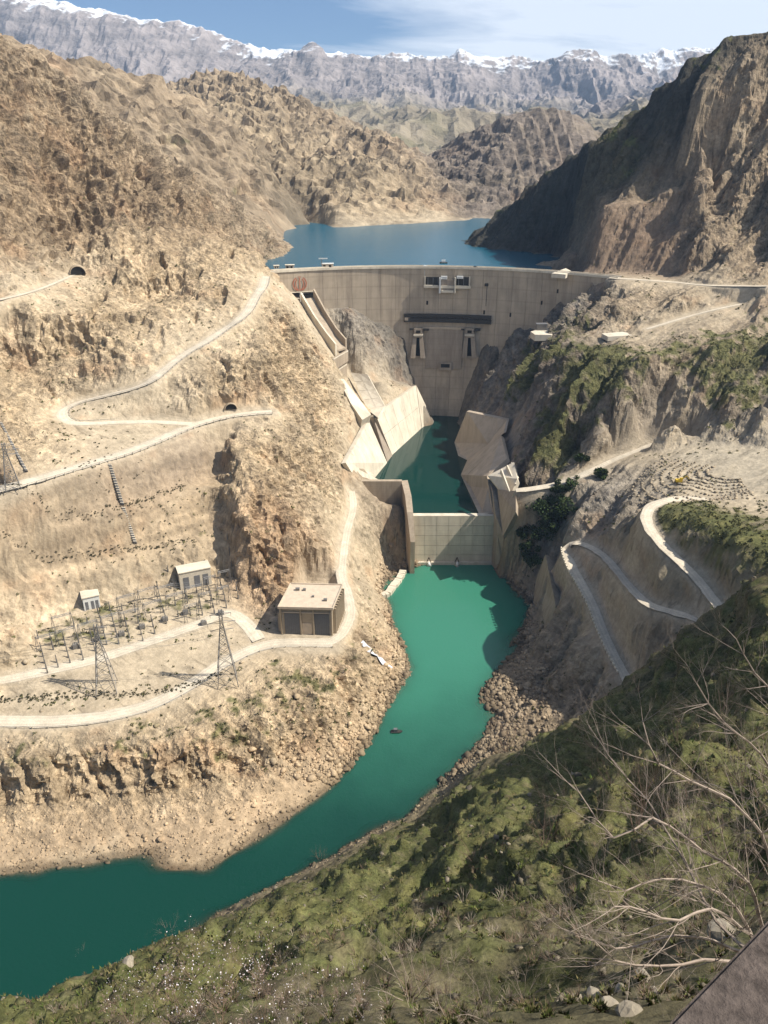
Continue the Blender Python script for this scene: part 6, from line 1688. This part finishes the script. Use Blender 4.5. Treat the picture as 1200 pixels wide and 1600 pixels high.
for k, (px, py, h, w) in enumerate(tree_spots):
    c = sP(px, py + h * .6, 380)
    where = ['topmost in the clump above the stair walls', 'tallest, at the right of the clump over the stair walls', 'in the middle of the clump between the stair walls', 'low in the clump beside the second stair wall', 'at the right edge of the clump near the hairpin', 'lowest, just above the turquoise water',
             'at the centre of the clump', 'small, at the back of the clump by the terrace road', 'alone on the terrace road bend', 'at the foot of the dark rubble slope', 'small, left of the dark rubble slope', 'tiny, beside the terrace road uphill of the bend', 'beside the first stair wall'][k]
    leafy_tree((c[0], c[1], c[2]), h * 1.3, w * 1.55, (.040, .060, .020), 'dark green bushy tree ' + where, 'bushy_tree', 'dark trees on the wooded right bank', 900, .95, 100 + k)

# leafless shrubs of the near hillside
def bare_shrub(c, h, mat, label, n=7, lv=3, seed=1, r=.02, spread=.5, lean=(0, 0), group='leafless shrubs on the near hillside', name='bare_shrub', cat='shrub', kids=3, blossom=0, segs=4):
    rng = random.Random(seed); e = empty(name, c, label, cat, group); tips = []
    for k in range(n):
        m = MB(); an = 2 * math.pi * k / n + rng.uniform(-.4, .4); o = rng.uniform(.25, .9)
        branches(m, (c[0], c[1], c[2] - .1 * h), (math.cos(an) * o + lean[0], math.sin(an) * o + lean[1], 1.0), h * rng.uniform(.5, .75), r * h, lv, rng, spread, .02, segs, tips, kids)
        m.build('stem', mat, e)
    if blossom:
        g = np.random.default_rng(seed); T = np.array([t[:] for t in tips]); k = g.integers(0, len(T), blossom)
        p = T[k] + g.normal(0, .07 * h, (blossom, 3)) ; nb = blossom
        a = g.normal(size=(nb, 3)); a /= np.linalg.norm(a, axis=1, keepdims=True); b = np.cross(a, g.normal(size=(nb, 3))); b /= np.linalg.norm(b, axis=1, keepdims=True)
        L = .014 * g.uniform(.5, 1.3, (nb, 1)) * h
        V = np.stack([p - a * L, p + b * L, p + a * L, p - b * L], 1).reshape(-1, 3); F = np.arange(len(V)).reshape(-1, 4)
        cl = np.where(g.uniform(size=(nb, 1)) < .4, np.array((.72, .66, .68))[None], np.array((.30, .22, .20))[None])
        q = mesh_stuff('blossom', V, F, M['crown'], '', np.repeat(cl, 4, axis=0)); del q['label']; q.parent = e; q.matrix_parent_inverse = Matrix.Translation(e.location).inverted()
    return e
def hillP(px, py, t0=8):
    x, y, w = ray(px, py)
    h = cast((x * 4, y * 4, CAM_Z + w * 4), (x, y, w))
    if h is None: return P(px, py, t=100), 100
    return tuple(h[1]), h[1].y / y
shr = [(850, 1320, 75, 'rounded reddish leafless shrub on the grassy slope above the dark gully', 'redtwig', 9), (995, 1300, 105, 'largest reddish leafless shrub, on the slope left of the big bare tree', 'redtwig', 11),
       (792, 1175, 60, 'brown leafless bush at the river end of the near hillside', 'redtwig', 9), (740, 1345, 48, 'small reddish leafless shrub left of the rounded one', 'redtwig', 7), (1075, 1250, 80, 'reddish leafless shrub half hidden behind the bare tree', 'redtwig', 9),
       (905, 1420, 60, 'grey leafless shrub at the edge of the dark gully', 'twig', 7), (640, 1560, 110, 'grey leafless shrub at the bottom of the picture in the gully mouth', 'twig', 9), (760, 1590, 90, 'grey leafless shrub at the bottom right of the gully mouth', 'twig', 9),
       (135, 1503, 26, 'lone twiggy sapling on the rim of the hillside at the far left over the water', 'twig', 5), (265, 1462, 28, 'lone twiggy sapling on the hillside rim right of the pale rim rock', 'twig', 5), (500, 1345, 26, 'twiggy sapling on the rim at the middle of the river bend', 'redtwig', 5), (955, 1225, 62, 'dark reddish leafless shrub on the shaded slope left of the bare tree tips', 'darktwig', 8), (1060, 1160, 60, 'dark leafless shrub high on the shaded spur at the right', 'darktwig', 8), (1130, 1130, 70, 'dark leafless shrub near the right edge under the spur ridge', 'darktwig', 8),
       (1160, 1230, 90, 'dark leafless shrub behind the upper boughs of the bare tree', 'darktwig', 9), (1120, 1330, 90, 'dark leafless shrub behind the middle boughs of the bare tree', 'darktwig', 9), (1020, 1400, 80, 'dark leafless shrub under the tree, right of the grey gully shrub', 'darktwig', 9), (1000, 1490, 80, 'dark leafless shrub under the lowest bough of the bare tree', 'darktwig', 9),
       (860, 1500, 70, 'grey brown leafless shrub on the shaded rib below the gully', 'darktwig', 8), (700, 1590, 90, 'grey leafless shrub at the bottom between the two gully mouth shrubs', 'twig', 9), (820, 1560, 70, 'grey leafless shrub left of the pale rocks at the bottom', 'twig', 8), (930, 1170, 40, 'small brown leafless shrub on the spur crest over the boulder shore', 'redtwig', 7)]
for k, (px, py, hp, lab, mt, n) in enumerate(shr):
    if not n: continue
    c, t = hillP(px, py); bare_shrub(c, hp / F_PX * t * 1.1, M[mt], lab, max(5, n - 1), 3 if hp > 40 else 2, 300 + k, .0075 if hp > 40 else .012)
bl = [(238, 1560, 52, 'blossoming almond bush, uppermost at the left of the bottom thicket'), (300, 1530, 62, 'blossoming almond bush at the top of the bottom thicket'), (350, 1555, 70, 'densest blossoming almond bush in the middle of the bottom thicket'), (410, 1530, 64, 'blossoming almond bush at the top right of the bottom thicket'),
      (280, 1600, 80, 'blossoming almond bush at the bottom edge, left of the thicket centre'), (345, 1612, 84, 'blossoming almond bush cut by the bottom edge under the densest one'), (410, 1600, 80, 'blossoming almond bush at the bottom edge, right of the thicket centre'), (468, 1570, 66, 'rusty almond bush with few blossoms right of the thicket'),
      (520, 1600, 76, 'rusty twigged almond bush at the bottom edge beside the gully'), (205, 1605, 56, 'short blossoming almond bush near the lower left corner'), (570, 1590, 60, 'low rusty almond bush nearest the gully mouth'), (450, 1625, 70, 'rusty almond bush cut by the bottom edge'),
      (225, 1478, 18, 'small white flowered twig on the hillside rim over the river, left of its pair'), (248, 1462, 20, 'small white flowered twig on the hillside rim over the river, right of its pair')]
for k, (px, py, hp, lab) in enumerate(bl):
    c, t = hillP(px, py); h = hp / F_PX * t * 1.1
    bare_shrub(c, h, M['redtwig'] if k not in (7, 8, 10, 11) else M['twig'], lab, 8, 3 if hp > 30 else 2, 400 + k, .0065, blossom=(240 if k not in (7, 8, 10, 11) else 70) if hp > 30 else 12, group='almond bushes at the bottom of the hillside', name='almond_bush', kids=3)

# the big bare tree at the right
def tube(m, pts, r0, r1, n=5):
    k = len(pts)
    for i in range(k - 1): m.bar(pts[i], pts[i + 1], r0 + (r1 - r0) * i / (k - 1), n, r0 + (r1 - r0) * (i + 1) / (k - 1))
rng = random.Random(5)
bt = empty('bare_tree', P(1190, 1500, t=13.5), 'large leafless tree with pale arching branches reaching in over the shaded slope from the right', 'tree')
limbs = [  # pixel, depth: each limb swings out from the base through these points
    [(1190, 1500, 13), (1145, 1484, 12.5), (1090, 1462, 12), (1020, 1470, 11.6), (960, 1480, 11.2), (905, 1462, 11)],
    [(1190, 1500, 13), (1150, 1420, 12.4), (1100, 1385, 12), (1030, 1372, 11.6), (980, 1390, 11.2), (935, 1375, 11)],
    [(1200, 1490, 13), (1170, 1380, 12.4), (1100, 1330, 12), (1020, 1280, 11.5), (960, 1310, 11), (905, 1240, 10.8)],
    [(1210, 1490, 13), (1200, 1330, 12.6), (1140, 1250, 12), (1080, 1220, 11.6), (1030, 1190, 11.2), (1005, 1130, 11)],
    [(1215, 1480, 13), (1230, 1280, 12.8), (1190, 1180, 12.5), (1130, 1130, 12), (1090, 1070, 11.6)],
    [(1220, 1470, 13), (1260, 1260, 13), (1240, 1130, 13), (1180, 1050, 12.8), (1150, 1000, 12.5)],
    [(1200, 1500, 13), (1160, 1450, 12), (1110, 1420, 11.2), (1060, 1440, 10.5), (1010, 1425, 10), (960, 1415, 9.6)],
    [(1190, 1500, 13), (1120, 1440, 13.6), (1060, 1330, 14), (1010, 1250, 14.3), (950, 1180, 14.6)],
    [(1190, 1510, 12.8), (1100, 1500, 12), (1030, 1510, 11.5), (960, 1500, 11.2), (930, 1470, 11)],
]
for li, L in enumerate(limbs):
    pts = [Vector(P(a, b, t=c)) for a, b, c in L]
    sp = smooth_line(pts, .35); sp = [Vector(q) + Vector((rng.uniform(-1, 1), rng.uniform(-1, 1), rng.uniform(-1, 1))) * .02 for q in sp]
    m = MB(); tube(m, sp, .037, .009)
    n_ = len(sp)
    for i in range(3, n_):
        for _b in range(3):
            d = (sp[i] - sp[i - 1]).normalized()
            dd = (d * .9 + Vector((rng.uniform(-1, 1), rng.uniform(-.5, .5), rng.uniform(-.6, 1)))).normalized()
            branches(m, sp[i], dd, rng.uniform(.35, 1.5) * (1.1 - .5 * i / n_), .0095 * (1.15 - .6 * i / n_), 2, rng, .42, .01, 4, None, 3)
    m.build('branch', M['twig'], bt)
m = MB(); b0 = Vector(P(1195, 1505, t=13)); tube(m, [b0 + Vector((.1, .2, -1.6)), b0 + Vector((0, 0, -.5)), b0 + Vector((.05, 0, .3))], .16, .09, 7); m.build('trunk', M['bark'], bt)

# pale rocks below the parapet
for k, (px, py, s, lab) in enumerate([(928, 1556, 16, 'pale angular rock below the parapet, leftmost of its group'), (950, 1572, 20, 'tall pale rock standing beside the leftmost pale rock'), (972, 1548, 14, 'round pale rock just right of the tall one'), (1005, 1530, 22, 'broad pale rock above its neighbours by the parapet'),
                                  (1022, 1552, 15, 'small pale rock under the broad one'), (985, 1585, 24, 'low wide pale rock at the bottom by the parapet corner'), (900, 1560, 12, 'small white stone left of the pale rock group'), (1130, 1462, 30, 'pale rock ledge behind the top of the parapet'), (200, 1505, 14, 'pale rock on the hillside rim over the water')]):
    c, t = hillP(px, py, 5); r_ = s / F_PX * t * .8
    V, Fc = ico(2); g = np.random.default_rng(50 + k); V = V * (1 + .18 * noise3(V[:, 0] * 1.3 + k * 3, V[:, 1] * 1.3, V[:, 2] * 1.3))[:, None] * g.uniform(.7, 1.2, 3)[None] ; V = np.round(V * 3.2) / 3.2 * .5 + V * .5
    m = MB(); m.add([(c[0] + v[0] * r_, c[1] + v[1] * r_, c[2] + v[2] * r_ * .8) for v in V], [tuple(f) for f in Fc])
    M.setdefault('palerock', plain('pale_limestone', (.31, .265, .20), .9, 3.0, .3, .05))
    tag(m.build('rock', M['palerock']), lab, 'rock', 'pale rocks of the near hillside')

# concrete parapet at the viewpoint
M['parapet'] = plain('worn_parapet_concrete', (.095, .075, .064), .95, 55.0, .5, .012)
pa = Vector(P(1042, 1600, z=313.12)); pb = Vector(P(1200, 1436, z=313.12)); d = (pb - pa).normalized(); n = Vector((d.y, -d.x, 0))
a, b = pa - d * .8, pb + d * 1.6
m = MB(); top = [a, b, b + n * .45, a + n * .45]
m.solid(top, (0, 0, -1.1))
bm = bmesh.new(); me = bpy.data.meshes.new('viewpoint_parapet'); me.from_pydata(m.v, [], m.f); bm.from_mesh(me); bmesh.ops.recalc_face_normals(bm, faces=bm.faces)
bmesh.ops.bevel(bm, geom=bm.edges[:], offset=.005, segments=2, affect='EDGES'); bm.to_mesh(me); bm.free(); me.materials.append(M['parapet'])
o = bpy.data.objects.new('viewpoint_parapet', me); C.objects.link(o); tag(o, 'rough dark concrete parapet cutting across the lower right corner', 'parapet')

# ------------------------------------------------------------------ haze
hm = bpy.data.materials.new('haze_air'); hm.use_nodes = True; nt = hm.node_tree
for q in list(nt.nodes): nt.nodes.remove(q)
out = nt.nodes.new('ShaderNodeOutputMaterial'); pv = nt.nodes.new('ShaderNodeVolumePrincipled')
pv.inputs['Color'].default_value = (.48, .69, 1.0, 1); pv.inputs['Density'].default_value = 4.2e-5; pv.inputs['Anisotropy'].default_value = .0
nt.links.new(pv.outputs[0], out.inputs['Volume'])
m = MB(); m.box((100, 5000, 880), (11000, 10200, 1762)); hz_ = m.build('haze', hm); hz_['kind'] = 'stuff'
